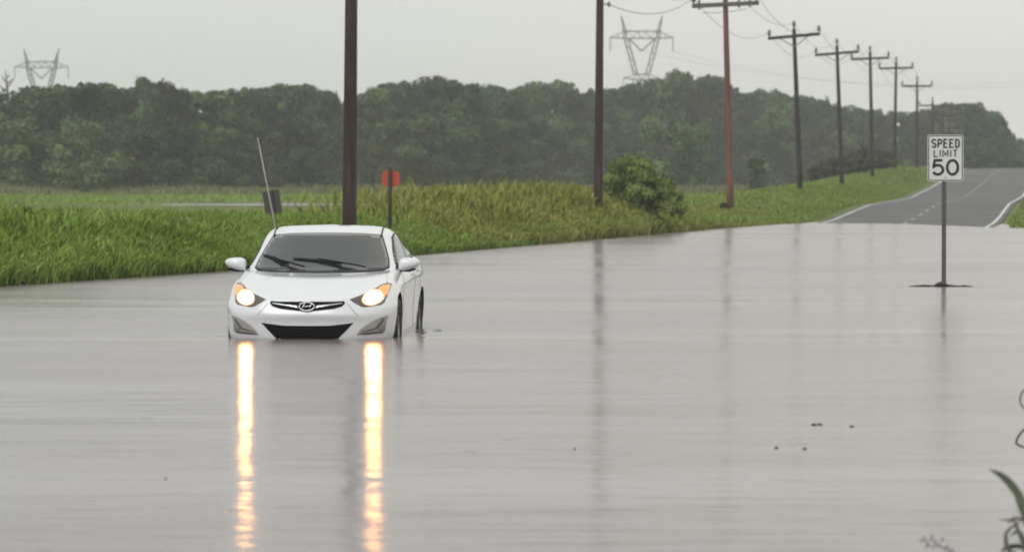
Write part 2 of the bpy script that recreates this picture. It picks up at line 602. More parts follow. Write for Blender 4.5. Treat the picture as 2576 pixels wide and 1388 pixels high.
c[11] = [(.76, 4.1, .18), (.82, 4.18, .22), (.85, 4.22, .30), (.86, 4.23, .39), (.865, 4.24, .47), (.865, 4.24, .56), (.86, 4.24, .67), (.85, 4.23, .79), (.82, 4.2, .91), (.77, 4.15, 1.0), (.70, 4.0, 1.04), (.58, 3.7, 1.15), (.50, 3.4, 1.26), (.41, 3.12, 1.34), (0, 3.08, 1.378)]
c[12] = [(.58, 4.28, .18), (.62, 4.38, .22), (.64, 4.42, .30), (.64, 4.44, .39), (.64, 4.45, .47), (.64, 4.45, .56), (.63, 4.43, .67), (.62, 4.41, .79), (.60, 4.40, .92), (.58, 4.36, 1.03), (.55, 4.1, 1.055), (.47, 3.76, 1.15), (.40, 3.42, 1.265), (.34, 3.13, 1.345), (0, 3.10, 1.376)]
c[13] = [(.3, 4.35, .18), (.3, 4.44, .22), (.3, 4.48, .30), (.3, 4.5, .39), (.3, 4.51, .47), (.3, 4.51, .56), (.3, 4.49, .67), (.3, 4.47, .79), (.3, 4.46, .92), (.3, 4.43, 1.045), (.3, 4.12, 1.065), (.27, 3.78, 1.155), (.23, 3.44, 1.27), (.19, 3.14, 1.35), (0, 3.10, 1.375)]
c[14] = [(0, 4.36, .18), (0, 4.46, .22), (0, 4.5, .30), (0, 4.52, .39), (0, 4.53, .47), (0, 4.53, .56), (0, 4.51, .67), (0, 4.49, .79), (0, 4.48, .92), (0, 4.45, 1.05), (0, 4.13, 1.07), (0, 3.8, 1.16), (0, 3.45, 1.27), (0, 3.15, 1.352), (0, 3.10, 1.375)]
G = np.array([c[i] for i in range(15)])            # columns, rows, xyz
G[:, 14, 2] -= .012
G[2:13, 13, 2] += .010
SUB = 6
Gd = pchip(G, np.linspace(0, 14, 14 * SUB + 1))
Gd = np.swapaxes(pchip(np.swapaxes(Gd, 0, 1), np.linspace(0, 14, 14 * SUB + 1)), 0, 1)
nc, nr = Gd.shape[:2]
# light smoothing of the net takes the ripples out of the panels
for _ in range(3):
    H = Gd.copy()
    H[1:-1, 1:-1] = .5 * Gd[1:-1, 1:-1] + .125 * (Gd[:-2, 1:-1] + Gd[2:, 1:-1] + Gd[1:-1, :-2] + Gd[1:-1, 2:])
    H[0, 1:-1, 1:] = (.5 * Gd[0, 1:-1] + .25 * Gd[1, 1:-1] + .125 * (Gd[0, :-2] + Gd[0, 2:]))[:, 1:]
    Gd = H
bm = bmesh.new()
grids = []
for sgn in (1, -1):
    g = [[bm.verts.new((sgn * p[0], p[1], p[2])) for p in col] for col in Gd]
    bot = [bm.verts.new((0, col[0][1], .16)) for col in Gd]
    for i in range(nc - 1):
        for j in range(nr - 1):
            q = (g[i][j], g[i + 1][j], g[i + 1][j + 1], g[i][j + 1])
            bm.faces.new(q if sgn > 0 else q[::-1])
        q = (bot[i], bot[i + 1], g[i + 1][0], g[i][0])
        bm.faces.new(q if sgn > 0 else q[::-1])
bmesh.ops.remove_doubles(bm, verts=bm.verts, dist=2e-4)
bmesh.ops.dissolve_degenerate(bm, dist=1e-4, edges=bm.edges)
bmesh.ops.recalc_face_normals(bm, faces=bm.faces)
BVH = BVHTree.FromBMesh(bm)
bme = bpy.data.meshes.new('body')
bm.to_mesh(bme)
bm.free()

paint = mat('white car paint', (.69, .715, .745), .22, coat=1.0, noise=.02, nscale=3)
black = mat('black plastic', (.008, .007, .009), .7, spec=.12)
liner = mat('wheel arch liner', (.012, .012, .012), .8)
glass = mat('dark tinted glass', (.017, .025, .027), .05, spec=.9, coat=.4)
sideglass = mat('side window glass', (.06, .062, .064), .06, spec=.6)
chrome = mat('chrome', (.75, .75, .78), .18, metal=1.0)
rubber = mat('black rubber', (.02, .02, .02), .7)
bezel = mat('grey fog lamp surround', (.34, .33, .32), .4, noise=.08, nscale=12)
bezel_dark = mat('dark grey trim', (.10, .095, .095), .5)
housing = mat('smoked headlight housing', (.10, .075, .07), .25, coat=.5)
seam = mat('panel gap', (.14, .14, .14), .8)
lampm = mat('lit headlamp', (.9, .85, .7), .3, emit=(1.0, .40, .11), estr=240.0)
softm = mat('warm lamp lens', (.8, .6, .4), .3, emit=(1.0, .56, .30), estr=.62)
glowm = mat('lit reflector', (.9, .85, .7), .3, emit=(1.0, .46, .16), estr=20.0)
signalm = mat('amber turn signal', (.6, .24, .08), .3, emit=(1.0, .36, .11), estr=.72)
rimm = mat('alloy wheel', (.30, .30, .31), .35, metal=.8)

body = link('body', bme, paint, car, smooth=True)
# wheel arches
cut = MB()
for yy in (.87, 3.57):
    for s in (-1, 1):
        n = 40
        vs, fs = [], []
        for xx in (.60 * s, 1.2 * s):
            for k in range(n):
                q = 2 * math.pi * k / n
                vs.append(Vector((xx, yy + .365 * math.cos(q), .325 + .365 * math.sin(q))))
        for k in range(n):
            k2 = (k + 1) % n
            f = (k, k2, n + k2, n + k)
            fs.append(f if s < 0 else f[::-1])
        fs.append(tuple(range(n)) if s > 0 else tuple(range(n))[::-1])
        fs.append(tuple(range(n, 2 * n))[::-1] if s > 0 else tuple(range(n, 2 * n)))
        cut.add(vs, fs)
cutter = cut.build('cutter', liner)
bb = bmesh.new()
bb.from_mesh(cutter.data)
bmesh.ops.recalc_face_normals(bb, faces=bb.faces)
bb.to_mesh(cutter.data)
bb.free()
bme.materials.append(liner)
md = body.modifiers.new('arches', 'BOOLEAN')
md.operation = 'DIFFERENCE'
md.solver = 'EXACT'
md.object = cutter
md.material_mode = 'TRANSFER'
cutter.parent = car
bpy.context.view_layer.update()
dg = bpy.context.evaluated_depsgraph_get()
newme = bpy.data.meshes.new_from_object(body.evaluated_get(dg))
body.modifiers.clear()
body.data = newme
bpy.data.objects.remove(cutter)

def patch(name, outline, caster, m, off, parent, grid, smooth=True, thick=.012, mirror=False):
    """a panel that follows the body skin: outline in 2-D, caster maps 2-D to (point, normal) on the skin"""
    pts = []
    n = len(outline)
    for i in range(n):
        p, q = Vector(outline[i]), Vector(outline[(i + 1) % n])
        k = max(1, int((q - p).length / grid))
        for j in range(k):
            pts.append(p + (q - p) * (j / k))
    nb = len(pts)
    xs = [p.x for p in pts]
    ysv = [p.y for p in pts]
    inner = []
    def inside(x, y):
        r = False
        j = nb - 1
        for i in range(nb):
            if (pts[i].y > y) != (pts[j].y > y) and x < (pts[j].x - pts[i].x) * (y - pts[i].y) / (pts[j].y - pts[i].y) + pts[i].x:
                r = not r
            j = i
        return r
    gx = min(xs) + grid * .5
    while gx < max(xs):
        gy = min(ysv) + grid * .5
        while gy < max(ysv):
            if inside(gx, gy) and min((p - Vector((gx, gy))).length for p in pts) > grid * .45:
                inner.append(Vector((gx, gy)))
            gy += grid
        gx += grid
    allp = pts + inner
    vo, _, fo, _, _, _ = delaunay_2d_cdt(allp, [], [tuple(range(nb))], 1, 1e-6)
    V, ok = [], []
    last = None
    for p in vo:
        h = caster(p)
        if h is None:
            h = last
        last = h
        V.append(h)
    objs = []
    for s in ((1, -1) if mirror else (1,)):
        vs = []
        for (pt, nn) in V:
            q = pt + nn * off
            vs.append((s * q.x, q.y, q.z))
        fs = [tuple(f) for f in fo]
        # orient outward
        b = bmesh.new()
        bv = [b.verts.new(v) for v in vs]
        for f in fs:
            try:
                b.faces.new([bv[i] for i in f])
            except ValueError:
                pass
        b.normal_update()
        f0 = max(b.faces, key=lambda f: f.calc_area())
        nn = V[fs[f0.index][0]][1] if f0.index >= 0 else V[0][1]
        tot = 0
        for f, idx in zip(b.faces, fs):
            q = V[idx[0]][1]
            tot += f.normal.dot(Vector((s * q.x, q.y, q.z))) * f.calc_area()
        if tot < 0:
            bmesh.ops.reverse_faces(b, faces=b.faces)
        # skirt down to the skin
        edges = [e for e in b.edges if e.is_boundary]
        ex = bmesh.ops.extrude_edge_only(b, edges=edges)
        for v in [x for x in ex['geom'] if isinstance(x, bmesh.types.BMVert)]:
            e = None
            best = min(range(len(vs)), key=lambda i: (Vector(vs[i]) - v.co).length_squared)
            q = V[best][1]
            v.co -= Vector((s * q.x, q.y, q.z)) * thick
        bmesh.ops.recalc_face_normals(b, faces=b.faces)
        me = bpy.data.meshes.new(name)
        b.to_mesh(me)
        b.free()
        o = link(name, me, m, parent[0 if s > 0 else 1] if isinstance(parent, (list, tuple)) else parent)
        if smooth:
            me.polygons.foreach_set('use_smooth', [len(p.vertices) == 3 for p in me.polygons])
        objs.append(o)
    return objs

def hit(o, d):
    p, n, i, dist = BVH.ray_cast(o, d)
    if p is None:
        return None
    if n.dot(d) > 0:
        n = -n
    return (p, n)
def c_px(p):
    return hit(CAML, lray(p[0], p[1]))
def c_front(p):
    return hit(Vector((p[0], -2, p[1])), Vector((0, 1, 0)))
def c_side(p):
    return hit(Vector((3, p[0], p[1])), Vector((-1, 0, 0)))
def crop(x0, y0, sc):
    return lambda x, y: ((x0 + x / sc) / 1.27096, (y0 + y / sc) / 1.27096)
k1 = crop(680, 680, 3.1542)
k2 = crop(1040, 860, 5.3389)
k3 = crop(960, 930, 16.1)
k4 = crop(700, 700, 7.5765)

# windshield
half = [(0, .900), (.3, .903), (.55, .910), (.66, .920), (.715, .945), (.70, 1.02), (.655, 1.13), (.60, 1.255), (.588, 1.277), (.4, 1.296), (.2, 1.302), (0, 1.304)]
ws = half + [(-x, z) for x, z in half[::-1] if x > 0]
seal_half = [(0, .885), (.3, .888), (.55, .896), (.68, .905), (.735, .935), (.715, 1.025), (.668, 1.14), (.612, 1.265), (.597, 1.287), (.4, 1.304), (.2, 1.309), (0, 1.311)]
patch('windshield_seal', seal_half + [(-x, z) for x, z in seal_half[::-1] if x > 0], c_front, rubber, .002, car, .03)
wsh = patch('windshield', ws, c_front, glass, .006, car, .03)[0]
# rear window
def c_rear(p):
    return hit(Vector((p[0], 8, p[1])), Vector((0, -1, 0)))
rh = [(0, 1.095), (.4, 1.09), (.55, 1.085), (.52, 1.14), (.44, 1.235), (.3, 1.255), (0, 1.262)]
patch('rear_window', rh + [(-x, z) for x, z in rh[::-1] if x > 0], c_rear, glass, .005, car, .05)
# side windows
patch('window_surround', [(1.66, .955), (2.3, .972), (2.9, .992), (3.46, 1.018), (3.56, 1.09), (3.25, 1.228), (3.02, 1.272), (2.75, 1.298), (2.45, 1.298), (2.22, 1.262), (1.96, 1.13)], c_side, rubber, .002, car, .04, mirror=True)
patch('side_window', [(1.74, .970), (2.3, .984), (2.74, .998), (2.74, 1.285), (2.47, 1.285), (2.25, 1.25), (2.0, 1.125)], c_side, sideglass, .005, car, .04, mirror=True)
patch('rear_side_window', [(2.80, 1.0), (3.42, 1.032), (3.5, 1.085), (3.2, 1.22), (3.0, 1.262), (2.80, 1.282)], c_side, sideglass, .005, car, .04, mirror=True)

# headlights
HL = [empty('headlight', (0, 0, 0)), empty('headlight', (0, 0, 0))]
for h_ in HL:
    h_.parent = car
hl = [k2(*p) for p in [(415, 520), (470, 560), (540, 602), (620, 645), (690, 650), (760, 640), (950, 610), (1010, 570), (1060, 450), (1110, 330), (1140, 250), (1060, 228), (950, 270), (800, 360), (700, 408), (620, 440), (520, 478)]]
patch('lamp_housing', hl, c_px, housing, .003, HL, 3.0, mirror=True)
el, el2, el3 = [], [], []
for i in range(20):
    q = 2 * math.pi * i / 20
    el.append(k2(815 + 165 * math.cos(q) - 20 * math.sin(q), 490 + 116 * math.sin(q) - 20 * math.cos(q)))
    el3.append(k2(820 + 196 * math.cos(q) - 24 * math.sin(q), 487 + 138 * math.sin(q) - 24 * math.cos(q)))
    el2.append(k2(815 + 112 * math.cos(q) - 14 * math.sin(q), 490 + 78 * math.sin(q) - 14 * math.cos(q)))
patch('lens_glow', el3, c_px, softm, .005, HL, 3.0, mirror=True)
patch('reflector', [(a_ * .93 + k2(815, 490)[0] * .07, b_ * .93 + k2(815, 490)[1] * .07) for a_, b_ in el], c_px, glowm, .007, HL, 3.0, mirror=True)
patch('lit_bulb', el2, c_px, lampm, .012, HL, 3.0, mirror=True)
patch('turn_signal', [k2(*p) for p in [(905, 330), (985, 285), (1108, 275), (1062, 420), (1000, 480), (975, 420)]], c_px, signalm, .008, HL, 3.0, mirror=True)
# main grille
GR = empty('grille', (0, 0, 0))
GR.parent = car
gh = [(0, 758.5), (838, 758.6), (865.3, 757.2), (868.2, 762.5), (860.4, 770.8), (838.4, 777), (799.3, 781.2), (0, 784)]
CX = 770.4
def sym(pts):
    """pixel outline, right half, to local (x, z) on the nose, mirrored about the centre line"""
    r = []
    for u, v in pts:
        if u == 0:
            h = c_px((CX, v))
            r.append((0, h[0].z))
        else:
            h = c_px((u, v))
            r.append((h[0].x, h[0].z))
    return r + [(-x, z) for x, z in r[::-1] if x > 0]
gs = sym(gh)
patch('grille_mesh', gs, c_front, black, .004, GR, .02)
wing = [(792.5, 776.7), (798.2, 768.8), (828.6, 766.4), (861.0, 762.6), (861.5, 764.4), (828.6, 769.4), (804.2, 773.8)]
patch('chrome_wing', wing, c_px, chrome, .014, GR, 2.5, mirror=True)
# emblem: oval ring with a slanted letter form
EMB = empty('emblem', (0, 0, 0))
EMB.parent = GR
h0 = c_px((CX, 770.5))[0]
def e_pt(x, z, off=.022):
    h = c_front((h0.x * 0 + x, h0.z + z))
    return h[0] + Vector((0, -1, 0)) * off
ringm = MB()
n = 36
ringm.tube([e_pt(.080 * math.cos(2 * math.pi * i / n), .043 * math.sin(2 * math.pi * i / n)) for i in range(n + 1)], .0062, 6)
ringm.build('emblem_ring', chrome, EMB, True)
lm = MB()
lm.tube([e_pt(-.052, -.030), e_pt(-.036, .0), e_pt(-.024, .034)], [.009, .008, .009], 6)
lm.tube([e_pt(.024, -.034), e_pt(.036, .0), e_pt(.052, .030)], [.009, .008, .009], 6)
lm.tube([e_pt(-.036, -.006), e_pt(0, .002), e_pt(.036, .008)], .0065, 6)
lm.build('emblem_letter', chrome, EMB, True)
# lower grille
LG = empty('lower_grille', (0, 0, 0))
LG.parent = car
lg = sym([(0, 819.4), (829.4, 818.9), (859.3, 815.6), (889.5, 811.6), (873, 829), (850.5, 852), (838, 862), (0, 864)])
patch('intake', lg, c_front, black, .003, LG, .03)
zl = .352
for i in range(5):
    ex = .46 - .045 * i - .03
    pts = []
    for j in range(13):
        x = -ex + 2 * ex * j / 12
        h = c_front((x, zl - .008 * 0))
        pts.append(h[0] + h[1] * .006)
    mb = MB().tube(pts, .005, 5)
    mb.build('slat', black, LG, True)
    zl -= .03
# fog lamp corners
FG = [empty('fog_lamp_recess', (0, 0, 0)), empty('fog_lamp_recess', (0, 0, 0))]
for h_ in FG:
    h_.parent = car
patch('surround', [k2(*p) for p in [(1078, 783), (960, 812), (800, 880), (690, 950), (590, 1030), (535, 1118), (700, 1118), (970, 1092), (1015, 1060), (1045, 850)]], c_px, bezel, .004, FG, 3.0, mirror=True)
patch('slot', [k2(*p) for p in [(570, 1112), (640, 1082), (800, 1072), (985, 1052), (965, 1085), (800, 1098), (680, 1110)]], c_px, bezel_dark, .009, FG, 3.0, mirror=True)
patch('fin', [k2(*p) for p in [(985, 835), (900, 930), (850, 1000), (720, 1035), (600, 1066), (720, 1050), (870, 1018), (945, 930), (1000, 850)]], c_px, bezel_dark, .011, FG, 2.0, mirror=True)
patch('fog_lens', [k2(*p) for p in [(960, 930), (1015, 915), (1010, 1030), (900, 1045), (905, 985)]], c_px, mat('fog lens', (.22, .22, .21), .15, coat=.5), .009, FG, 3.0, mirror=True)

# panel gaps
def seam_line(pts, caster, rad=.0025, name='panel_gap', mirror=True):
    P = []
    for i in range(len(pts) - 1):
        p, q = Vector(pts[i]), Vector(pts[i + 1])
        k = max(1, int((q - p).length / (.04 if caster is not c_px else 4)))
        for j in range(k):
            h = caster(p + (q - p) * (j / k))
            if h:
                P.append(h[0])
    h = caster(Vector(pts[-1]))
    if h:
        P.append(h[0])
    for s in ((1, -1) if mirror else (1,)):
        MB().tube([(s * p.x, p.y, p.z) for p in P], rad, 5).build(name, seam, car, True)
seam_line([(1.30, .26), (1.34, .5), (1.40, .72), (1.56, .90)], c_side)
seam_line([(2.74, .26), (2.76, .6), (2.77, .97)], c_side)
seam_line([(3.28, .66), (3.42, .80), (3.5, .93), (3.52, 1.0)], c_side)
seam_line([(1.30, .26), (2.0, .25), (2.74, .26), (3.18, .30)], c_side)
seam_line([k2(370, 580), k2(450, 680), k2(545, 790)], c_px, .003)
def c_top(p):
    return hit(Vector((p[0], p[1], 3)), Vector((0, 0, -1)))
seam_line([(.785, .68), (.765, .85), (.745, 1.05), (.735, 1.30)], c_top, .002)
for s_ in (1, -1):
    for (ya, za) in ((2.52, .845), (3.14, .875)):
        P = []
        for i in range(6):
            h = c_side((ya + .035 * i, za + .002 * i))
            q = h[0] + h[1] * (.022 if 0 < i < 5 else .002)
            P.append((s_ * q.x, q.y, q.z))
        MB().tube(P, .011, 6).build('door_handle', paint, car, True)
# roof mouldings
for s in (1, -1):
    P = []
    for i in range(16):
        t = i / 15
        x = s * (.592 - .06 * t * t)
        y_ = 2.10 + 1.1 * t
        p, nn, _, _ = BVH.ray_cast(Vector((x, y_, 3)), Vector((0, 0, -1)))
        P.append(p + nn * .002)
    MB().tube(P, .009, 6).build('roof_moulding', rubber, car, True)

# door mirrors
def mirror(s):
    M = empty('door_mirror', (0, 0, 0))
    M.parent = car
    st = [(.835, .962, .050, .06), (.85, .968, .064, .085), (.89, .976, .071, .10), (.95, .982, .066, .10), (1.01, .990, .050, .085), (1.045, .994, .032, .06), (1.062, .996, .010, .02)]
    vs, fs = [], []
    n = 18
    for (x, zc, hz, hy) in st:
        for k in range(n):
            q = 2 * math.pi * k / n
            cz, sz_ = math.cos(q), math.sin(q)
            cz = math.copysign(abs(cz) ** .75, cz)
            sz_ = math.copysign(abs(sz_) ** .75, sz_)
            vs.append((s * x, 1.56 + hy * cz + .04 * (x - .85), zc + hz * sz_))
    for i in range(len(st) - 1):
        for k in range(n):
            k2_ = (k + 1) % n
            f = (i * n + k, i * n + k2_, (i + 1) * n + k2_, (i + 1) * n + k)
            fs.append(f if s < 0 else f[::-1])
    fs.append(tuple(range(n)) if s > 0 else tuple(range(n))[::-1])
    fs.append(tuple((len(st) - 1) * n + k for k in range(n)))
    pyd('mirror_cap', vs, fs, paint, M, True)
    b = MB()
    b.tube([(s * .80, 1.62, .935), (s * .86, 1.60, .918), (s * .95, 1.58, .912), (s * 1.02, 1.57, .925)], [.03, .026, .02, .008], 8)
    b.build('mirror_foot', black, M, True)
    g = MB().box((s * .95, 1.662, .985), (.17, .006, .10))
    g.build('mirror_glass', chrome, M)
for s in (1, -1):
    mirror(s)

# wipers
def wiper(pts, arm):
    W = empty('wiper', (0, 0, 0))
    W.parent = car
    P = []
    for p in pts:
        h = c_px(p)
        P.append(h[0] + h[1] * .018)
    MB().tube(P, [.008] + [.014] * (len(P) - 2) + [.008], 6).build('blade', rubber, W, True)
    P = []
    for p in arm:
        h = c_px(p)
        P.append(h[0] + h[1] * .034)
    MB().tube(P, .009, 6).build('arm', black, W, True)
wiper([k4(1090, 895), k4(1220, 925), k4(1340, 985), k4(1480, 1045), k4(1690, 1095)], [k4(1330, 975), k4(1500, 1060), k4(1700, 1110), k4(1900, 1170), k4(2080, 1225)])
wiper([k1(815, 472), k1(900, 478), k1(1040, 490), k1(1180, 508), k1(1300, 530)], [k1(1060, 490), k1(1200, 512), k1(1330, 535), k1(1450, 555), k1(1545, 578)])

# whip antenna at the rear of the roof
yb = 2.9
def on_plane(u, v, yl):
    d = lray(u, v)
    return CAML + d * ((yl - CAML.y) / d.y)
b0, b1 = on_plane(693, 575, yb), on_plane(648, 346, yb)
MB().tube([b0, b0.lerp(b1, .5), b1], [.0085, .007, .005], 6).build('whip_antenna', mat('pale antenna', (.42, .43, .41), .5), car, True)

# wheels
def wheel(x, y_, s):
    W = empty('wheel', (x, y_, .315))
    W.parent = car
    t = MB()
    t.lathe([(.215, -.09), (.25, -.105), (.295, -.100), (.315, -.075), (.318, 0), (.315, .075), (.295, .100), (.25, .105), (.215, .09)], 36, 'x')
    t.build('tyre', rubber, W, True)
    r_ = MB()
    xo = .085 * s
    r_.lathe([(.218, -.085), (.205, -.08), (.195, 0), (.205, .08), (.218, .085)], 32, 'x')
    for k in range(10):
        q = 2 * math.pi * k / 10
        dvec = Vector((0, math.cos(q), math.sin(q)))
        r_.tube([Vector((xo * .6, 0, 0)) + dvec * .03, Vector((xo * .8, 0, 0)) + dvec * .2], [.022, .013], 6)
    r_.lathe([(.001, .075 * s), (.05, .07 * s), (.055, .03 * s)], 16, 'x')
    r_.build('rim', rimm, W, True)
for y_ in (.87, 3.57):
    for s in (1, -1):
        wheel(s * .80, y_, s)

# ------------------------------------------------------------------ utility poles
wood_dark = mat('dark weathered pole wood', (.024, .019, .020), .85, noise=.6, nscale=3, nmap=(4, 4, .25), bump=.01)
wood_brown = mat('brown pole wood', (.042, .025, .021), .85, noise=.6, nscale=3, nmap=(4, 4, .25), bump=.01)
wood_red = mat('reddish treated pole wood', (.155, .068, .046), .8, noise=.5, nscale=3, nmap=(4, 4, .25), bump=.01)
armwood = mat('weathered crossarm wood', (.10, .095, .09), .85, noise=.3, nscale=4)
porcelain = mat('grey porcelain insulator', (.10, .10, .10), .35)
steel = mat('galvanised steel', (.22, .23, .23), .5, metal=.3)
poles = []   # (base, up axis, arm centre, arm direction)
road_ang = math.atan(SL)
def pole(u_base, v_base, depth, u_top, v_top, v_arm, wood, label, armpx=None, rad=.15, arm_tilt=0.0, style='single', top_above=.6):
    base = at(u_base, v_base, depth)
    armc = at(u_top, v_arm, depth)
    gzv = gz(base.x, base.y) - .3
    axis = (armc - base).normalized()
    foot = base + axis * ((gzv - base.z) / axis.z)
    L = (armc - foot).length + top_above
    P = empty('utility_pole', foot)
    tag(P, label, 'utility pole', 'wooden utility poles along the road')
    def loc(w_):
        return Vector(w_) - foot
    pts = [axis * (L * t) for t in (0, .15, .4, .7, .9, 1.0)]
    MB().tube(pts, [rad * 1.08, rad * 1.04, rad * .95, rad * .84, rad * .76, rad * .74], 14).build('post', wood, P, True)
    ad = Vector((math.cos(arm_tilt) * math.cos(road_ang), -math.cos(arm_tilt) * math.sin(road_ang), math.sin(arm_tilt)))
    off = Vector((-math.sin(road_ang), -math.cos(road_ang), 0)) * (rad + .04)
    ac = loc(armc)
    rot = Matrix((ad, ad.cross(axis).normalized() * -1, ad.cross(ad.cross(axis).normalized() * -1))).transposed()
    HALF = 1.52
    sides = (1,) if style == 'single' else (1, -1)
    for sd_ in sides:
        MB().box(ac + off * sd_, (2 * HALF, .12, .18), rot).build('crossarm', armwood if style != 'single' else wood, P)
    ends = []
    up = axis
    for t in (-1.45, 1.45):
        q = ac + ad * t + off * 0
        mb = MB()
        mb.lathe([(.04, 0), (.04, .12), (.10, .15), (.12, .23), (.07, .28), (.10, .34), (.07, .42), (.001, .46)], 10, 'z', q + Vector((0, 0, .05)) + off)
        mb.build('insulator', porcelain, P, True)
        ends.append(foot + q + off + Vector((0, 0, .36)))
    mb = MB()
    tp = axis * L
    mb.lathe([(.05, -.12), (.05, .17), (.10, .20), (.12, .29), (.07, .34), (.10, .40), (.001, .50)], 10, 'z', tp)
    mb.build('top_insulator', porcelain, P, True)
    mid = foot + tp + Vector((0, 0, .36))
    if style == 'single':
        for t in (-.85, .85):
            MB().tube([ac + ad * t + off - up * .05, ac + off * .9 - up * .62], .034, 6).build('brace', steel, P)
    else:
        for t in (-1.2, .62, 1.12):
            q = ac + ad * t
            MB().tube([q - up * .18, q + up * .65], [.055, .055], 8).build('deadend_bracket', steel, P)
        MB().tube([ac - ad * 1.1 - up * .32, ac - ad * .5 - up * .36, ac + ad * .2 - up * .34, ac + ad * 1.0 - up * .25], .012, 5).build('jumper_wire', porcelain, P)
    poles.append(dict(base=foot, ends=ends, mid=mid, obj=P, axis=axis))
    return P

pole(879, 548, 87, 889, 0, -640, wood_brown, 'thick dark brown utility pole rising behind the white sedan, nearest of the line', rad=.148, arm_tilt=0.02)
pole(1505, 486, 132.5, 1511, 0, -188, wood_brown, 'dark brown utility pole beside the green bush, second nearest of the line', rad=.148, arm_tilt=0.02)
p3 = pole(1838, 530, 184, 1825, 12, 12, wood_red, 'reddish utility pole with double crossarm at the flood edge', rad=.155, arm_tilt=R(2.4), style='double', top_above=1.2)
pole(2013, 474, 234, 1998, 92, 92, wood_dark, 'dark utility pole next right of the reddish pole, arm tilted', rad=.155, arm_tilt=R(4.8), top_above=.42)
pole(2118, 462, 277, 2106, 135, 135, wood_dark, 'dark utility pole third from the reddish one counting it first', rad=.155, arm_tilt=R(4.5), top_above=.55)
pole(2195, 442, 318, 2189, 148, 148, wood_dark, 'dark utility pole between dark roadside bushes, fifth one left of the sign', rad=.155, arm_tilt=R(2), top_above=.55)
pole(2250, 424, 355, 2254, 172, 172, wood_dark, 'dark utility pole rising from the grassy knoll, arm level', rad=.15, arm_tilt=R(1), top_above=.55)
pole(2307, 434, 400, 2307, 217, 217, wood_dark, 'slim dark utility pole just left of the speed sign', rad=.15, arm_tilt=R(0), top_above=.55)
pole(2349, 440, 454, 2346, 266, 266, wood_dark, 'small far utility pole directly above the speed sign left corner', rad=.15, arm_tilt=R(-1), top_above=.5)
pole(2373, 440, 490, 2372, 291, 291, wood_dark, 'tiny far utility pole seen above the middle of the speed sign', rad=.14, arm_tilt=R(0), top_above=.5)
pole(2391, 440, 520, 2388, 303, 303, wood_dark, 'tiny far leaning utility pole above the right half of speed sign', rad=.14, arm_tilt=R(-2), top_above=.5)
pole(2414, 440, 560, 2413, 322, 322, wood_dark, 'farthest tiny utility pole just right of the speed sign top', rad=.14, arm_tilt=R(0), top_above=.5)
# bracket on the second pole
p2 = poles[1]
bz = at(1511, 12, 132.5) - p2['base']
mb = MB()
mb.tube([bz, bz + Vector((.26, -.05, .02))], .025, 6)
mb.lathe([(.02, -.1), (.06, -.06), (.06, .02), (.02, .08)], 8, 'z', bz + Vector((.27, -.05, .02)))
mb.build('side_bracket', steel, p2['obj'], True)

wirem = mat('aluminium wire', (.16, .16, .16), .6, metal=.2)
def wire(a, b, sag, label, rad=.012, name='power_line', group='power lines between the poles'):
    pts = []
    for i in range(17):
        t = i / 16
        p = a.lerp(b, t)
        p.z -= 4 * sag * t * (1 - t)
        pts.append(p)
    o = MB().tube(pts, rad, 5).build(name, wirem)
    return tag(o, label, 'wire', group)
ordn = ['first', 'second', 'third', 'fourth', 'fifth', 'sixth', 'seventh', 'eighth', 'ninth', 'tenth']
A = p2['base'] + bz + Vector((.27, -.05, .0))
wire(A, poles[2]['ends'][0], .5, 'low sagging wire from the second pole bracket to the reddish pole', .014)
nm = {1: 'brown second pole', 2: 'reddish pole', 3: 'first dark pole past the reddish one', 4: 'second dark pole past the reddish one', 5: 'third dark pole past the reddish one', 6: 'knoll pole', 7: 'slim pole left of the sign'}
for i in range(1, 7):
    a_, b_ = poles[i], poles[i + 1]
    wire(a_['ends'][0], b_['ends'][0], .95, f'left wire running from the {nm[i]} to the next pole')
    wire(a_['ends'][1], b_['ends'][1], .95, f'right wire running from the {nm[i]} to the next pole')
    wire(a_['mid'], b_['mid'], .95, f'top wire running from the {nm[i]} to the next pole')

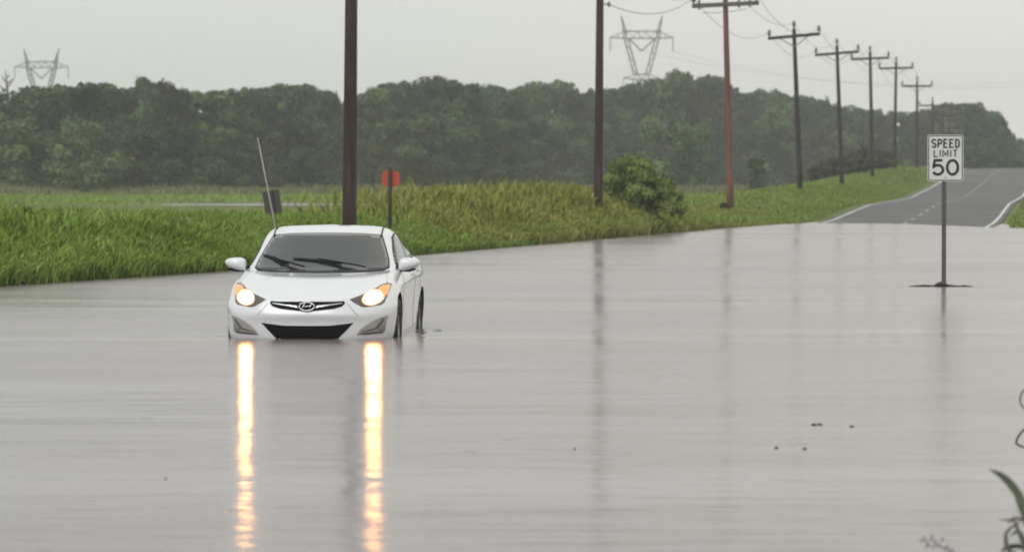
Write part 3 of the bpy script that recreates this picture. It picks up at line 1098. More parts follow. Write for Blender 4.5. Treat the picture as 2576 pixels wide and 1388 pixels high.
# ------------------------------------------------------------------ lattice towers
towm = mat('galvanised lattice steel', (.17, .18, .175), .6, metal=.2)
def tower(u, vtop, depth, s, label, yaw=0.0):
    """s: pixels of the middle tower drawing that equal one metre at its distance"""
    base = at(u, 473, depth)
    gzv = gz(base.x, base.y) - .5
    T = empty('lattice_tower', (base.x, base.y, gzv), (0, 0, yaw))
    tag(T, label, 'transmission tower', 'lattice transmission towers behind the wood')
    ztop = at(u, vtop, depth).z - gzv
    def q(dx, v, dy=0):
        return Vector((dx / s, dy, ztop - (v - 40) / s))
    th = .15
    def bar(mb, a, b, r_=th):
        mb.tube([a, b], r_, 4)
    for sx in (-1, 1):
        mb = MB()
        for dy in (-.7, .7):
            bar(mb, q(sx * 52, 40), q(sx * 47, 68, dy))
            bar(mb, q(sx * 52, 40), q(sx * 40, 75, dy))
            bar(mb, q(sx * 47, 68, dy), q(sx * 46, 97, dy))
            bar(mb, q(sx * 40, 75, dy), q(sx * 38, 97, dy))
            bar(mb, q(sx * 47, 68, dy), q(sx * 38, 97, dy), .1)
        mb.build('earth_wire_peak', towm, T)
        mb = MB()
        n = 6
        for dy in (-.9, .9):
            for i in range(n):
                t0, t1 = i / n, (i + 1) / n
                o0 = (sx * (44 - 24 * t0), 97 + 90 * t0)
                o1 = (sx * (44 - 24 * t1), 97 + 90 * t1)
                i0 = (sx * (34 - 24 * t0), 97 + 90 * t0)
                i1 = (sx * (34 - 24 * t1), 97 + 90 * t1)
                bar(mb, q(*o0, dy), q(*o1, dy))
                bar(mb, q(*i0, dy), q(*i1, dy))
                bar(mb, q(*(o0 if i % 2 else i0), dy), q(*(i1 if i % 2 else o1), dy), .08)
        for i in range(n + 1):
            t0 = i / n
            bar(mb, q(sx * (44 - 24 * t0), 97 + 90 * t0, -.9), q(sx * (44 - 24 * t0), 97 + 90 * t0, .9), .08)
        mb.build('upper_leg', towm, T)
        mb = MB()
        for dy in (-.5, .5):
            bar(mb, q(sx * 44, 97, dy), q(sx * 79, 95, 0))
            bar(mb, q(sx * 46, 80, dy), q(sx * 79, 95, 0), .1)
            bar(mb, q(sx * 58, 97, dy), q(sx * 58, 86, dy), .08)
        mb.build('outer_arm', towm, T)
        MB().tube([q(sx * 79, 95), q(sx * 79, 130)], .14, 5).build('insulator_string', porcelain, T)
        MB().tube([q(sx * 32, 98), q(0, 129)], .2, 5).build('vee_string', porcelain, T)
        mb = MB()
        for dy in (-.5, .5):
            bar(mb, q(sx * 18, 200, dy), q(sx * 45, 196, 0))
            bar(mb, q(sx * 18, 188, dy), q(sx * 45, 196, 0), .1)
        bar(mb, q(sx * 45, 196), q(sx * 45, 215), .1)
        mb.build('lower_arm', towm, T)
        mb = MB()
        n = 8
        for dy in (-1, 1):
            for i in range(n):
                t0, t1 = i / n, (i + 1) / n
                zz = 200 + (ztop - 5) * s * 0
                vb = 40 + ztop * s
                v0, v1 = 200 + (vb - 200) * t0, 200 + (vb - 200) * t1
                o0, o1 = sx * (20 + 24 * t0), sx * (20 + 24 * t1)
                i0, i1 = sx * (10 + 24 * t0), sx * (10 + 24 * t1)
                dd0, dd1 = dy * (.9 + 3 * t0), dy * (.9 + 3 * t1)
                bar(mb, q(o0, v0, dd0), q(o1, v1, dd1))
                bar(mb, q(i0, v0, dd0), q(i1, v1, dd1))
                bar(mb, q(o0 if i % 2 else i0, v0, dd0), q(i1 if i % 2 else o1, v1, dd1), .09)
        mb.build('lower_leg', towm, T)
    mb = MB()
    for dy in (-.6, .6):
        bar(mb, q(-44, 79, dy), q(44, 79, dy))
        bar(mb, q(-44, 97, dy), q(44, 97, dy))
        for i in range(8):
            x0, x1 = -44 + 11 * i, -33 + 11 * i
            bar(mb, q(x0, 79 if i % 2 else 97, dy), q(x1, 97 if i % 2 else 79, dy), .07)
    mb.build('bridge_beam', towm, T)
    mb = MB()
    for dy in (-.7, .7):
        bar(mb, q(-22, 187, dy), q(22, 187, dy))
        bar(mb, q(-22, 200, dy), q(22, 200, dy))
        for i in range(4):
            x0, x1 = -22 + 11 * i, -11 + 11 * i
            bar(mb, q(x0, 187 if i % 2 else 200, dy), q(x1, 200 if i % 2 else 187, dy), .09)
    mb.build('waist_frame', towm, T)
    return T, q
T1, q1 = tower(1614, 40, 1030, 9.8, 'tall grey lattice tower behind the wood right of centre')
T2, q2 = tower(105, 122, 1210, 9.75, 'hazy pale lattice tower above the trees at far left')
for k, (u, v, lab) in enumerate([(1693, 130, 'upper faint transmission cable leaving the central tower rightwards'), (1614, 129, 'middle faint transmission cable leaving the central tower rightwards')]):
    wire(at(u, v, 1030), at(2900, 175 - 12 * k, 1060), 7, lab, .028, 'transmission_cable', 'cables of the lattice tower')

# ------------------------------------------------------------------ signs
signwhite = mat('white retroreflective sign face', (.62, .64, .63), .45, noise=.04, nscale=6)
signblack = mat('black sign print', (.012, .012, .02), .5)
SD = 64.6
sb = at(2374, 720, SD)
sgn_ = empty('speed_limit_sign', (sb.x, sb.y, -.35), (0, 0, -.02))
tag(sgn_, 'white speed limit sign reading 50 on a steel post in the water', 'road sign')
sc_ = FPX / SD
zc = at(2378, 398, SD).z + .35
xo = 3.0 / sc_
PW, PH = 90 / sc_, 117 / sc_
# panel with rounded corners
def rounded(w_, h_, r_, n=5):
    pts = []
    for cx, cz, a0 in ((w_ / 2 - r_, h_ / 2 - r_, 0), (-w_ / 2 + r_, h_ / 2 - r_, 90), (-w_ / 2 + r_, -h_ / 2 + r_, 180), (w_ / 2 - r_, -h_ / 2 + r_, 270)):
        for i in range(n + 1):
            q = R(a0 + 90 * i / n)
            pts.append((cx + r_ * math.cos(q), cz + r_ * math.sin(q)))
    return pts
def plate(name, outline, y0, y1, m, parent, loc):
    n = len(outline)
    vs = [(x, y0, z) for x, z in outline] + [(x, y1, z) for x, z in outline]
    fs = [tuple(range(n)), tuple(range(2 * n - 1, n - 1, -1))] + [(i, i + n, (i + 1) % n + n, (i + 1) % n) for i in range(n)]
    o = pyd(name, vs, fs, m, parent)
    o.location = loc
    return o
panel = plate('panel', rounded(PW, PH, .035), -.003, .003, signwhite, sgn_, (xo, -.045, zc))
def frame(name, o1, o2, y_, m, parent, loc):
    n = len(o1)
    vs = [(x, y_, z) for x, z in o1] + [(x, y_, z) for x, z in o2] + [(x, y_ + .003, z) for x, z in o1]
    fs = [(i, (i + 1) % n, (i + 1) % n + n, i + n) for i in range(n)]
    o = pyd(name, vs, fs, m, parent)
    o.location = loc
    return o
frame('border', rounded(PW - .022, PH - .022, .03), rounded(PW - .050, PH - .050, .022), -.0055, signblack, sgn_, (xo, -.045, zc))
def arc(cx, cz, rx, rz, a0, a1, n=10):
    return [(cx + rx * math.cos(R(a0 + (a1 - a0) * i / n)), cz + rz * math.sin(R(a0 + (a1 - a0) * i / n))) for i in range(n + 1)]
GLYPH = {   # strokes in a unit box
    'S': [arc(.5, .74, .46, .26, 25, 200, 10) + [(.28, .53), (.72, .47)] + arc(.5, .26, .46, .26, 20, -160, 10)],
    'P': [[(.06, 0), (.06, 1)], [(.06, 1), (.5, 1)] + arc(.58, .74, .38, .26, 90, -90) + [(.06, .48)]],
    'E': [[(.94, 1), (.06, 1), (.06, 0), (.94, 0)], [(.06, .52), (.80, .52)]],
    'D': [[(.06, 1), (.06, 0), (.45, 0)] + arc(.48, .5, .46, .5, -90, 90) + [(.06, 1)]],
    'L': [[(.06, 1), (.06, 0), (.94, 0)]],
    'I': [[(.5, 0), (.5, 1)]],
    'M': [[(.04, 0), (.04, 1), (.5, .22), (.96, 1), (.96, 0)]],
    'T': [[(.02, 1), (.98, 1)], [(.5, 1), (.5, 0)]],
    '5': [[(.90, 1), (.22, 1), (.12, .56)] + arc(.48, .33, .46, .33, 140, -150, 14)],
    '0': [arc(.5, .5, .47, .5, 0, 360, 24)],
}
def ribbon(name, pts, t, m, parent, loc):
    pts = [Vector((p[0], 0, p[1])) for p in pts]
    n = len(pts)
    vs, fs = [], []
    for i, p in enumerate(pts):
        closed = (pts[0] - pts[-1]).length < 1e-4
        a = pts[i - 1] if i > 0 else (pts[-2] if closed else p)
        b = pts[i + 1] if i < n - 1 else (pts[1] if closed else p)
        d0 = (p - a).normalized() if (p - a).length > 1e-6 else (b - p).normalized()
        d1 = (b - p).normalized() if (b - p).length > 1e-6 else d0
        n0, n1_ = Vector((-d0.z, 0, d0.x)), Vector((-d1.z, 0, d1.x))
        mt = (n0 + n1_)
        mt = mt.normalized() if mt.length > 1e-5 else n0
        k = t / 2 / max(.45, mt.dot(n1_))
        for yy in (0, -.002):
            vs += [p + mt * k + Vector((0, yy, 0)), p - mt * k + Vector((0, yy, 0))]
    for i in range(n - 1):
        q = i * 4
        fs += [(q + 2, q + 3, q + 7, q + 6), (q, q + 2, q + 6, q + 4), (q + 1, q + 5, q + 7, q + 3)]
    o = pyd(name, vs, fs, m, parent)
    o.location = loc
    return o
def word(name, txt, x0, x1, v0, v1, t, gap, iw=.28):
    """letters between pixel columns x0..x1 and rows v0..v1 of the sign face, stroke t pixels"""
    ws_ = [iw if c_ == 'I' else 1.45 if c_ == 'M' else 1.0 for c_ in txt]
    unit = (x1 - x0 - gap * (len(txt) - 1)) / sum(ws_)
    x = x0
    for c_, wv in zip(txt, ws_):
        root = empty('letter' if c_.isalpha() else 'digit', (xo, -.0505, zc))
        root.parent = sgn_
        for st in GLYPH[c_]:
            P = [((x + px_ * unit * wv - 2378) / sc_, (398 - (v1 - (v1 - v0) * pz_)) / sc_) for px_, pz_ in st]
            ribbon('stroke', P, t / sc_, signblack, root, (0, 0, 0))
        x += unit * wv + gap
word('speed', 'SPEED', 2344, 2413, 351.5, 371, 4.0, 5.0)
word('limit', 'LIMIT', 2349, 2407, 378, 394.5, 3.0, 5.0)
word('fifty', '50', 2345, 2410, 403.5, 439, 6.8, 8.0)
mb = MB()
topz = zc + PH / 2 - .05
mb.box((0, 0, topz / 2), (.055, .03, topz))
mb.box((-.03, -.017, topz / 2), (.012, .008, topz))
mb.box((.03, -.017, topz / 2), (.012, .008, topz))
mb.build('post', mat('weathered steel post', (.085, .08, .085), .6, noise=.2, nscale=8), sgn_)
for dz in (.2, -.2):
    MB().lathe([(.001, -.012), (.012, -.010), (.012, 0)], 8, 'z', (xo, -.05, zc + dz * 0)).v
    mb = MB()
    mb.box((xo, -.052, zc + dz * 1.55), (.018, .008, .018))
    mb.build('bolt', steel, sgn_)

# red marker sign on a dark post, left verge
MDp = 98.0
mbase = at(980, 545, MDp)
mk = empty('marker_sign', (mbase.x, mbase.y, gz(mbase.x, mbase.y) - .2))
tag(mk, 'small red rounded marker sign on a dark post in the verge', 'marker sign')
ms = FPX / MDp
z1 = at(982, 421, MDp).z - mk.location.z
zd = at(982, 450, MDp).z - mk.location.z
MB().tube([(0, 0, 0), (.01, 0, z1 * .5), (.02, 0, z1)], [.055, .05, .045], 8).build('post', mat('dark mossy post', (.035, .035, .018), .9, noise=.4, nscale=6), mk, True)
redm = mat('faded red sign face', (.48, .070, .032), .6, noise=.15, nscale=9)
octp = [(.215 * math.cos(R(22.5 + 45 * i)) * 1.05, .215 * math.sin(R(22.5 + 45 * i))) for i in range(8)]
plate('disc', rounded(.43, .38, .11), -.01, .01, redm, mk, (.03, .065, zd))

# leaning dark sign back
BD = 92.0
bl_ = at(703, 545, BD)
bk = empty('leaning_sign', (bl_.x, bl_.y, gz(bl_.x, bl_.y) - .1), (0, R(-9), 0))
tag(bk, 'dark leaning rectangular sign back above the sedan roof', 'road sign')
bs = FPX / BD
zb = at(683, 508, BD).z - bk.location.z
darkm = mat('dull dark sign back', (.055, .055, .05), .6, noise=.15, nscale=5)
plate('panel', rounded(43 / bs, 61 / bs, .03), -.01, .01, darkm, bk, (0, -.04, zb))
MB().box((-.02, 0, zb * .5 + .1), (.06, .05, zb + .3)).build('post', bezel_dark, bk)
MB().box((.045, -.055, zb), (.02, .012, 60 / bs)).build('rib', black, bk)

# ------------------------------------------------------------------ vegetation
tree_dark = leafmat('hazy dark foliage', (.014, .028, .012), (.034, .062, .023), (.095, .145, .050))
tree_light = leafmat('lighter shrub foliage', (.045, .068, .026), (.072, .105, .038), (.12, .155, .058))
grass_green = leafmat('tall green grass', (.095, .145, .015), (.17, .265, .038), (.28, .38, .11), objvar=0)
weed_olive = leafmat('olive weeds', (.12, .150, .020), (.22, .245, .048), (.33, .31, .10), objvar=0)
mow_green = leafmat('short verge grass', (.11, .155, .022), (.17, .23, .038), (.25, .295, .07), objvar=0)
tan_weed = leafmat('tan field edge weeds', (.10, .125, .045), (.15, .165, .07), (.22, .205, .11), objvar=0)
bark = mat('grey bark', (.06, .052, .045), .9, noise=.3, nscale=2)

def leaf_quads(P, N, size, tint, seed):
    """P points, N outward normals -> two-triangle leaf clumps with random tilt"""
    g = np.random.default_rng(seed)
    n = len(P)
    d = N + g.normal(0, .38, (n, 3))
    d /= np.linalg.norm(d, axis=1, keepdims=True) + 1e-9
    a = np.cross(d, g.normal(0, 1, (n, 3)))
    a /= np.linalg.norm(a, axis=1, keepdims=True) + 1e-9
    b = np.cross(d, a)
    sz = size * g.uniform(.6, 1.35, (n, 1))
    sq = g.uniform(.5, .95, (n, 1))
    v = np.stack([P - a * sz, P - b * sz * sq + d * sz * .25, P + a * sz, P + b * sz * sq + d * sz * .25], 1).reshape(-1, 3)
    i = np.arange(n)[:, None] * 4
    t = np.concatenate([i + [0, 1, 2], i + [0, 2, 3]])
    return v, t, np.repeat(tint, 4)

def crown(seed, H=14.0, W=9.0, lobes=34, per=95, size=.36, z0=.05, top=1.0, lr=(1.1, 2.2)):
    g = np.random.default_rng(seed)
    V, T, C = [], [], []
    o = 0
    for k in range(lobes):
        t = g.uniform(0, 1) if k > 2 else (1.0, .93, .86)[k]
        z = z0 + (1 - z0) * t
        prof = .42 + .58 * math.sin(math.pi / 2 * min(1, t / .58)) if t < .58 else math.sqrt(max(0, 1 - ((t - .58) / .46) ** 2))
        r_ = g.uniform(*lr)
        ang = g.uniform(0, 2 * math.pi)
        rad = max(0.0, W / 2 * prof - r_ * .5) * math.sqrt(g.uniform(.15, 1))
        cen = np.array([rad * math.cos(ang), rad * math.sin(ang), max(r_ * .6, z * H - r_ * .8)])
        n = int(per * (r_ / (.5 * (lr[0] + lr[1]))) ** 2)
        d = g.normal(0, 1, (n, 3))
        d /= np.linalg.norm(d, axis=1, keepdims=True)
        d[:, 2] = np.where(d[:, 2] < -.4, -d[:, 2], d[:, 2])
        rr = r_ * g.uniform(.68, 1.08, (n, 1)) * np.array([1, 1, .82])
        P = cen + d * rr
        lt = g.uniform(0, 1) ** 1.2
        tint = np.clip(lt + g.normal(0, .09, n), 0, 1)
        v, t_, c_ = leaf_quads(P, d, size, tint, seed * 100 + k)
        V.append(v)
        T.append(t_ + o)
        C.append(c_)
        o += len(v)
    if H > 6:
        top_ = np.concatenate(V)
        for k in range(26):
            r_ = g.uniform(.35, .95)
            ang = g.uniform(0, 2 * math.pi)
            d_ = np.array([math.cos(ang), math.sin(ang), g.uniform(-.1, 1.3)])
            d_ /= np.linalg.norm(d_)
            # sit on the outer surface of the crown in this direction
            cen0 = np.array([0, 0, H * .55])
            cen = top_[np.argmax((top_ - cen0) @ d_ - .35 * np.linalg.norm(np.cross(top_ - cen0, d_), axis=1))]
            n = int(per * .22 * (r_ / .65) ** 2)
            dd = g.normal(0, 1, (n, 3))
            dd /= np.linalg.norm(dd, axis=1, keepdims=True)
            P = cen + dd * r_ * g.uniform(.5, 1.15, (n, 1))
            v, t_, c_ = leaf_quads(P, dd, size * .85, np.clip(g.uniform(.2, .8) + g.normal(0, .1, n), 0, 1), seed * 100 + 70 + k)
            V.append(v)
            T.append(t_ + o)
            C.append(c_)
            o += len(v)
    V = np.concatenate(V)
    V[:, 2] *= H / np.percentile(V[:, 2], 99.8)
    return V, np.concatenate(T), np.concatenate(C)

def trunk_mesh(seed, H):
    g = random.Random(seed)
    mb = MB()
    mb.tube([(0, 0, -.6), (.1, .05, H * .3), (.0, .1, H * .62), (.1, 0, H * .85)], [.28, .22, .14, .05], 8)
    for i in range(5):
        q = g.uniform(0, 6.28)
        z = H * g.uniform(.25, .6)
        l = H * g.uniform(.16, .28)
        mb.tube([(0, 0, z), (l * .5 * math.cos(q), l * .5 * math.sin(q), z + l * .45), (l * math.cos(q), l * math.sin(q), z + l)], [.12, .08, .03], 6)
    me = bpy.data.meshes.new('trunk')
    me.from_pydata([tuple(v) for v in mb.v], [], mb.f)
    me.materials.append(bark)
    return me
CR, TR = [], []
NV = 9
specs = [(14, 9.5, 26), (14, 8.0, 22), (14, 11, 30), (14, 7.0, 20), (14, 9.0, 25), (14, 10, 28), (14, 6.0, 17), (14, 12, 34), (14, 8.5, 24)]
for i, (h_, w_, l_) in enumerate(specs):
    v, t, c_ = crown(30 + i, h_, w_, l_, 230, .31, lr=(1.3, 2.9))
    CR.append((npmesh('crown', v, t, c_, tree_dark, make=False), h_))
    TR.append(trunk_mesh(i, h_))
CRL = []
for i in range(4):
    v, t, c_ = crown(60 + i, 8, 8.5, 26, 120, .24, lr=(.9, 1.8))
    CRL.append(npmesh('crown', v, t, c_, tree_light, make=False))

def tree(u, vtop, depth, variant, label, name='woodland_tree', group='trees of the far wood', widen=1.0, light=False):
    tp = at(u, vtop, depth)
    z = gz(tp.x, tp.y)
    me, hh = (CRL[variant % 4], 8.0) if light else CR[variant % NV]
    T = empty(name, (tp.x, tp.y, z), (0, 0, rnd.uniform(0, 6.28)))
    s = (tp.z - z) / hh
    T.scale = (s * widen, s * widen, s)
    tag(T, label, 'tree', group)
    link('crown', me, None, T)
    link('trunk', TR[variant % NV], None, T).scale = (1, 1, hh / 14.0 * (.9 if light else 1))
    return T

words_n = ['first', 'second', 'third', 'fourth', 'fifth', 'sixth', 'seventh', 'eighth', 'ninth', 'tenth', 'eleventh', 'twelfth', 'thirteenth',
           'fourteenth', 'fifteenth', 'sixteenth', 'seventeenth', 'eighteenth', 'nineteenth', 'twentieth', 'twenty-first', 'twenty-second',
           'twenty-third', 'twenty-fourth', 'twenty-fifth', 'twenty-sixth', 'twenty-seventh', 'twenty-eighth', 'twenty-ninth', 'thirtieth']
sect = [  # name of the stretch, list of (u, top v, depth, widen)
    ('left of first thick pole', [(-110, 250, 440, 1), (-40, 235, 430, 1), (40, 236, 440, 1), (90, 220, 452, 1), (150, 216, 446, 1), (215, 211, 440, 1), (268, 214, 455, 1),
        (320, 224, 470, .9), (364, 196, 462, .5), (403, 208, 470, .45), (436, 208, 466, .5), (385, 232, 468, 1), (480, 232, 472, 1), (545, 228, 470, 1.1),
        (605, 246, 480, 1), (650, 226, 476, 1), (700, 214, 480, 1.1), (748, 216, 486, 1), (800, 229, 500, .8), (842, 262, 515, .9)]),
    ('between first and second thick poles', [(905, 252, 520, .9), (940, 225, 515, .9), (988, 209, 520, 1), (1035, 220, 525, .9), (1090, 197, 522, .95), (1135, 204, 528, .9), (1182, 221, 530, .9),
        (1232, 214, 536, 1), (1272, 234, 545, .8), (1312, 216, 600, .7), (1345, 208, 605, .75), (1402, 205, 610, .8), (1445, 236, 620, .9), (1485, 238, 630, .9)]),
    ('between second pole and reddish pole', [(1535, 226, 630, .9), (1582, 213, 640, .9), (1640, 216, 640, .8), (1682, 181, 630, .8), (1722, 190, 636, .75), (1762, 197, 640, .7), (1792, 192, 640, .7)]),
    ('right of the reddish pole', [(1850, 224, 650, .8), (1876, 262, 655, .9), (1908, 227, 660, .75), (1958, 231, 665, .8), (2010, 240, 670, .8), (2055, 252, 675, .8), (2100, 264, 680, .85), (2150, 268, 690, .9),
        (2195, 276, 700, .85), (2240, 282, 700, .9), (2290, 285, 690, .9), (2335, 276, 680, .85), (2382, 261, 660, .8), (2428, 260, 650, .85), (2455, 266, 660, .8), (2476, 274, 650, .9), (2495, 282, 652, .8), (2506, 292, 655, .7), (2528, 318, 660, .6),
        (2552, 350, 760, .8), (2590, 352, 780, 1), (2650, 356, 790, 1), (2720, 350, 790, 1)]),
]
vi = 0
for nm_, lst in sect:
    for i, (u, v, d, wd) in enumerate(lst):
        d += rnd.uniform(-26, 22)
        tree(u, v, d, vi * 4 + 1, f'hazy far tree, {words_n[i]} skyline crown {nm_}', widen=wd)
        vi += 1
# the depth of the wood behind the skyline crowns: one mass
allsky = sorted([(u, v, d) for _, l_ in sect for (u, v, d, _w) in l_])
us, vsk, dsk = [np.array(x, float) for x in zip(*allsky)]
MV, MT, MC_ = [], [], []
off_ = 0
for i, u in enumerate(np.arange(-100, 2780, 72)):
    d = float(np.interp(u, us, dsk)) + 45
    vt = float(np.interp(u, us, vsk)) + 66
    v, t, c_ = crown(300 + i % 6, 14, 11, 16, 110, .5, lr=(1.8, 3.2))
    tp = at(u, vt, d)
    z = gz(tp.x, tp.y)
    k = (tp.z - z) / 14
    q_ = rnd.uniform(0, 6.28)
    R2 = np.array([[math.cos(q_), -math.sin(q_), 0], [math.sin(q_), math.cos(q_), 0], [0, 0, 1]])
    v = (v @ R2.T) * [k * 1.2, k * 1.2, k] + [tp.x, tp.y, z]
    MV.append(v)
    MT.append(t + off_)
    MC_.append(c_)
    off_ += len(v)
wood = npmesh('wood_interior', np.concatenate(MV), np.concatenate(MT), np.concatenate(MC_), tree_dark)
tag(wood, 'dark inner mass of the far wood behind the front trees', kind='stuff')
# lower front row of the wood
front = [
    ('left of first thick pole', [(-60, 300, 415), (20, 288, 405), (110, 330, 410), (215, 310, 400), (262, 345, 396), (340, 322, 415), (430, 300, 425), (510, 345, 415), (590, 330, 425), (660, 312, 430), (735, 300, 440), (760, 372, 420), (820, 320, 450)]),
    ('between first and second thick poles', [(915, 310, 470), (985, 300, 475), (1060, 290, 478), (1130, 285, 480), (1195, 315, 480), (1255, 300, 500), (1280, 388, 440), (1330, 300, 560), (1390, 290, 565), (1450, 310, 570)]),
    ('between second pole and reddish pole', [(1545, 310, 580), (1620, 300, 580), (1705, 302, 430), (1740, 350, 430), (1790, 300, 590)]),
    ('right of the reddish pole', [(1880, 310, 600), (1905, 398, 400), (1960, 320, 610), (2040, 325, 620), (2120, 330, 630), (2200, 335, 630), (2290, 345, 620), (2380, 330, 610), (2450, 345, 600), (2500, 365, 600), (2425, 384, 575), (2470, 372, 580), (2520, 380, 578), (2566, 392, 585)]),
]
for nm_, lst in front:
    for i, (u, v, d) in enumerate(lst):
        d += rnd.uniform(-18, 12)
        li = (u in (1705, 215, 20, 510, 985, 2040))
        tree(u, v, d, vi * 3 + i, f'shorter {"pale green" if li else "dark"} tree, {words_n[i]} low crown {nm_}', 'edge_tree', 'lower trees along the wood edge',
             widen=1.1 if li else rnd.uniform(.85, 1.25), light=li)
        vi += 1

# bare snag at the far left
sn = at(14, 176, 480)
sz0 = gz(sn.x, sn.y)
SN = empty('dead_tree', (sn.x, sn.y, sz0))
tag(SN, 'bare dead tree top sticking up at the far left edge', 'tree')
hh = sn.z - sz0
mb = MB()
mb.tube([(.5, 0, -.5), (.4, 0, hh * .5), (.25, 0, hh * .8), (0, 0, hh)], [.3, .25, .16, .04], 7)
mb.build('trunk', bark, SN, True)
mb = MB()
for (z0_, dx, dz) in ((.80, 1.3, .35), (.83, -1.0, .9), (.88, .8, .7), (.9, -.5, .8), (.76, -1.2, .6), (.93, .5, .5), (.85, 1.0, 1.2), (.72, 1.1, 1.0)):
    mb.tube([(.25 * (1 - z0_), 0, hh * z0_), (dx * .55, .2, hh * z0_ + dz * .4), (dx, .3, hh * z0_ + dz)], [.10, .08, .03], 5)
mb.build('branches', bark, SN, True)

# bushes
def bush(u, vtop, vbase, depth, wpx, seed, material, label, name='roadside_bush', size=.12, lobes=22, per=120, lrk=(.14, .27)):
    tp = at(u, vtop, depth)
    z = gz(tp.x, tp.y) - .1
    H = tp.z - z
    W = wpx / FPX * depth
    v, t, c_ = crown(seed, H, W, lobes, per, size, z0=.02, lr=(H * lrk[0], H * lrk[1]))
    B = empty(name, (tp.x, tp.y, z))
    tag(B, label, 'bush')
    npmesh('foliage', v, t, c_, material, B)
    g = random.Random(seed)
    mb = MB()
    for i in range(6):
        q = g.uniform(0, 6.28)
        mb.tube([(0, 0, -.1), (W * .12 * math.cos(q), W * .12 * math.sin(q), H * .4), (W * .25 * math.cos(q), W * .25 * math.sin(q), H * .75)], [.03, .022, .008], 5)
    mb.build('stems', bark, B, True)
    return B
bush_green = leafmat('green bush leaves', (.082, .122, .022), (.140, .190, .040), (.215, .265, .072), objvar=0)
bush_dark = leafmat('dark bush leaves', (.026, .034, .018), (.045, .052, .026), (.075, .075, .038), objvar=0)
bush(1595, 396, 560, 140, 195, 201, bush_green, 'tall green bush growing beside the second thick pole', lobes=120, per=190, size=.048, lrk=(.06, .16))
bush(1672, 468, 560, 146, 120, 202, bush_green, 'lower green bush right of the tall green bush', lobes=80, per=150, size=.046, lrk=(.07, .2))
bush(2120, 396, 458, 338, 140, 203, bush_dark, 'dark bush behind the middle poles, left one of two', size=.17, lobes=50, per=90, lrk=(.09, .24))
bush(2186, 374, 440, 350, 150, 204, bush_dark, 'taller dark bush behind the middle poles beside the knoll', size=.17, lobes=50, per=90, lrk=(.09, .24))
bush(2068, 416, 458, 332, 90, 206, bush_dark, 'low dark bush at the left end of the dark bushes', size=.18, lobes=24, per=140)
bush(1822, 510, 535, 182, 26, 205, bush_dark, 'small dark shrub at the foot of the reddish pole', size=.06, lobes=12, per=120)

# ---- grasses -----------------------------------------------------------
def blades(X, Y, h, wd, lean, tint, z=None, seed=0):
    g = np.random.default_rng(seed)
    n = len(X)
    Z = groundz(X, Y) - .03 if z is None else groundz(X, Y) + z
    a = g.uniform(0, 2 * np.pi, n)
    la = g.uniform(0, 2 * np.pi, n)
    side = np.stack([np.cos(a), np.sin(a), np.zeros(n)], 1)
    ld = np.stack([np.cos(la), np.sin(la), np.zeros(n)], 1) * (lean * h)[:, None]
    B = np.stack([X, Y, Z], 1)
    up = np.array([0, 0, 1.0])
    m = B + ld * .35 + up * (h * .55)[:, None]
    tip = B + ld + up * (h * (1 - .25 * lean))[:, None]
    s0 = side * (wd * .5)[:, None]
    s1 = side * (wd * .45)[:, None]
    V = np.stack([B - s0, B + s0, m - s1, m + s1, tip], 1).reshape(-1, 3)
    i = np.arange(n)[:, None] * 5
    T = np.concatenate([i + [0, 1, 3], i + [0, 3, 2], i + [2, 3, 4]])
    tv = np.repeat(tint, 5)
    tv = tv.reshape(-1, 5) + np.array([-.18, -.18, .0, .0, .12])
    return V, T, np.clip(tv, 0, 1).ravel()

def vnoise(X, Y, s, seed=0):
    g = np.random.default_rng(seed)
    r_ = 0
    for k in range(5):
        ang = g.uniform(0, 6.28)
        f = s * g.uniform(.6, 1.8)
        r_ = r_ + np.sin((X * math.cos(ang) + Y * math.sin(ang)) * f + g.uniform(0, 6.28))
    return r_ / 5

def grass_obj(name, X, Y, h, wd, lean, tint, m, label, seed, z=None):
    V, T, C = blades(X, Y, h, wd, lean, tint, z, seed=seed)
    o = npmesh(name, V, T, C, m)
    tag(o, label, 'grass', kind='stuff')
    return o

g = np.random.default_rng(5)
# tall grass on the left bank (dense front edge, thinner behind)
n1, n2 = 150000, 60000
Y = np.concatenate([g.uniform(50, 112, n1), g.uniform(55, 150, n2)])
dep = np.concatenate([g.exponential(2.4, n1), g.uniform(3, 45, n2)])
X = edgeK(Y) - dep + .25 + SL * Y
cl = vnoise(X, Y, 2.2, 3)
hmax = np.interp(Y, [50, 70, 90, 110, 150], [1.1, 1.0, .78, .60, .45]) * np.clip(.42 + dep * .3, .42, 1)
hmax = np.where(dep > 12, np.minimum(hmax, .40), hmax)
can = hmax * (1 + .22 * cl + .12 * vnoise(X, Y, 6.0, 31))
bz_ = can * g.uniform(0, .72, n1 + n2)
h = (can - bz_) * g.uniform(.6, 1.05, n1 + n2)
h = np.minimum(h, .5)
tint = np.clip(.45 + .42 * vnoise(X, Y, 1.3, 9) + g.normal(0, .17, n1 + n2), 0, 1)
grass_obj('tall_grass', X, Y, h, g.uniform(.016, .045, n1 + n2), g.uniform(.1, 1.1, n1 + n2), tint, grass_green, 'tall green grass along the left flood edge', 21, bz_ - .03)
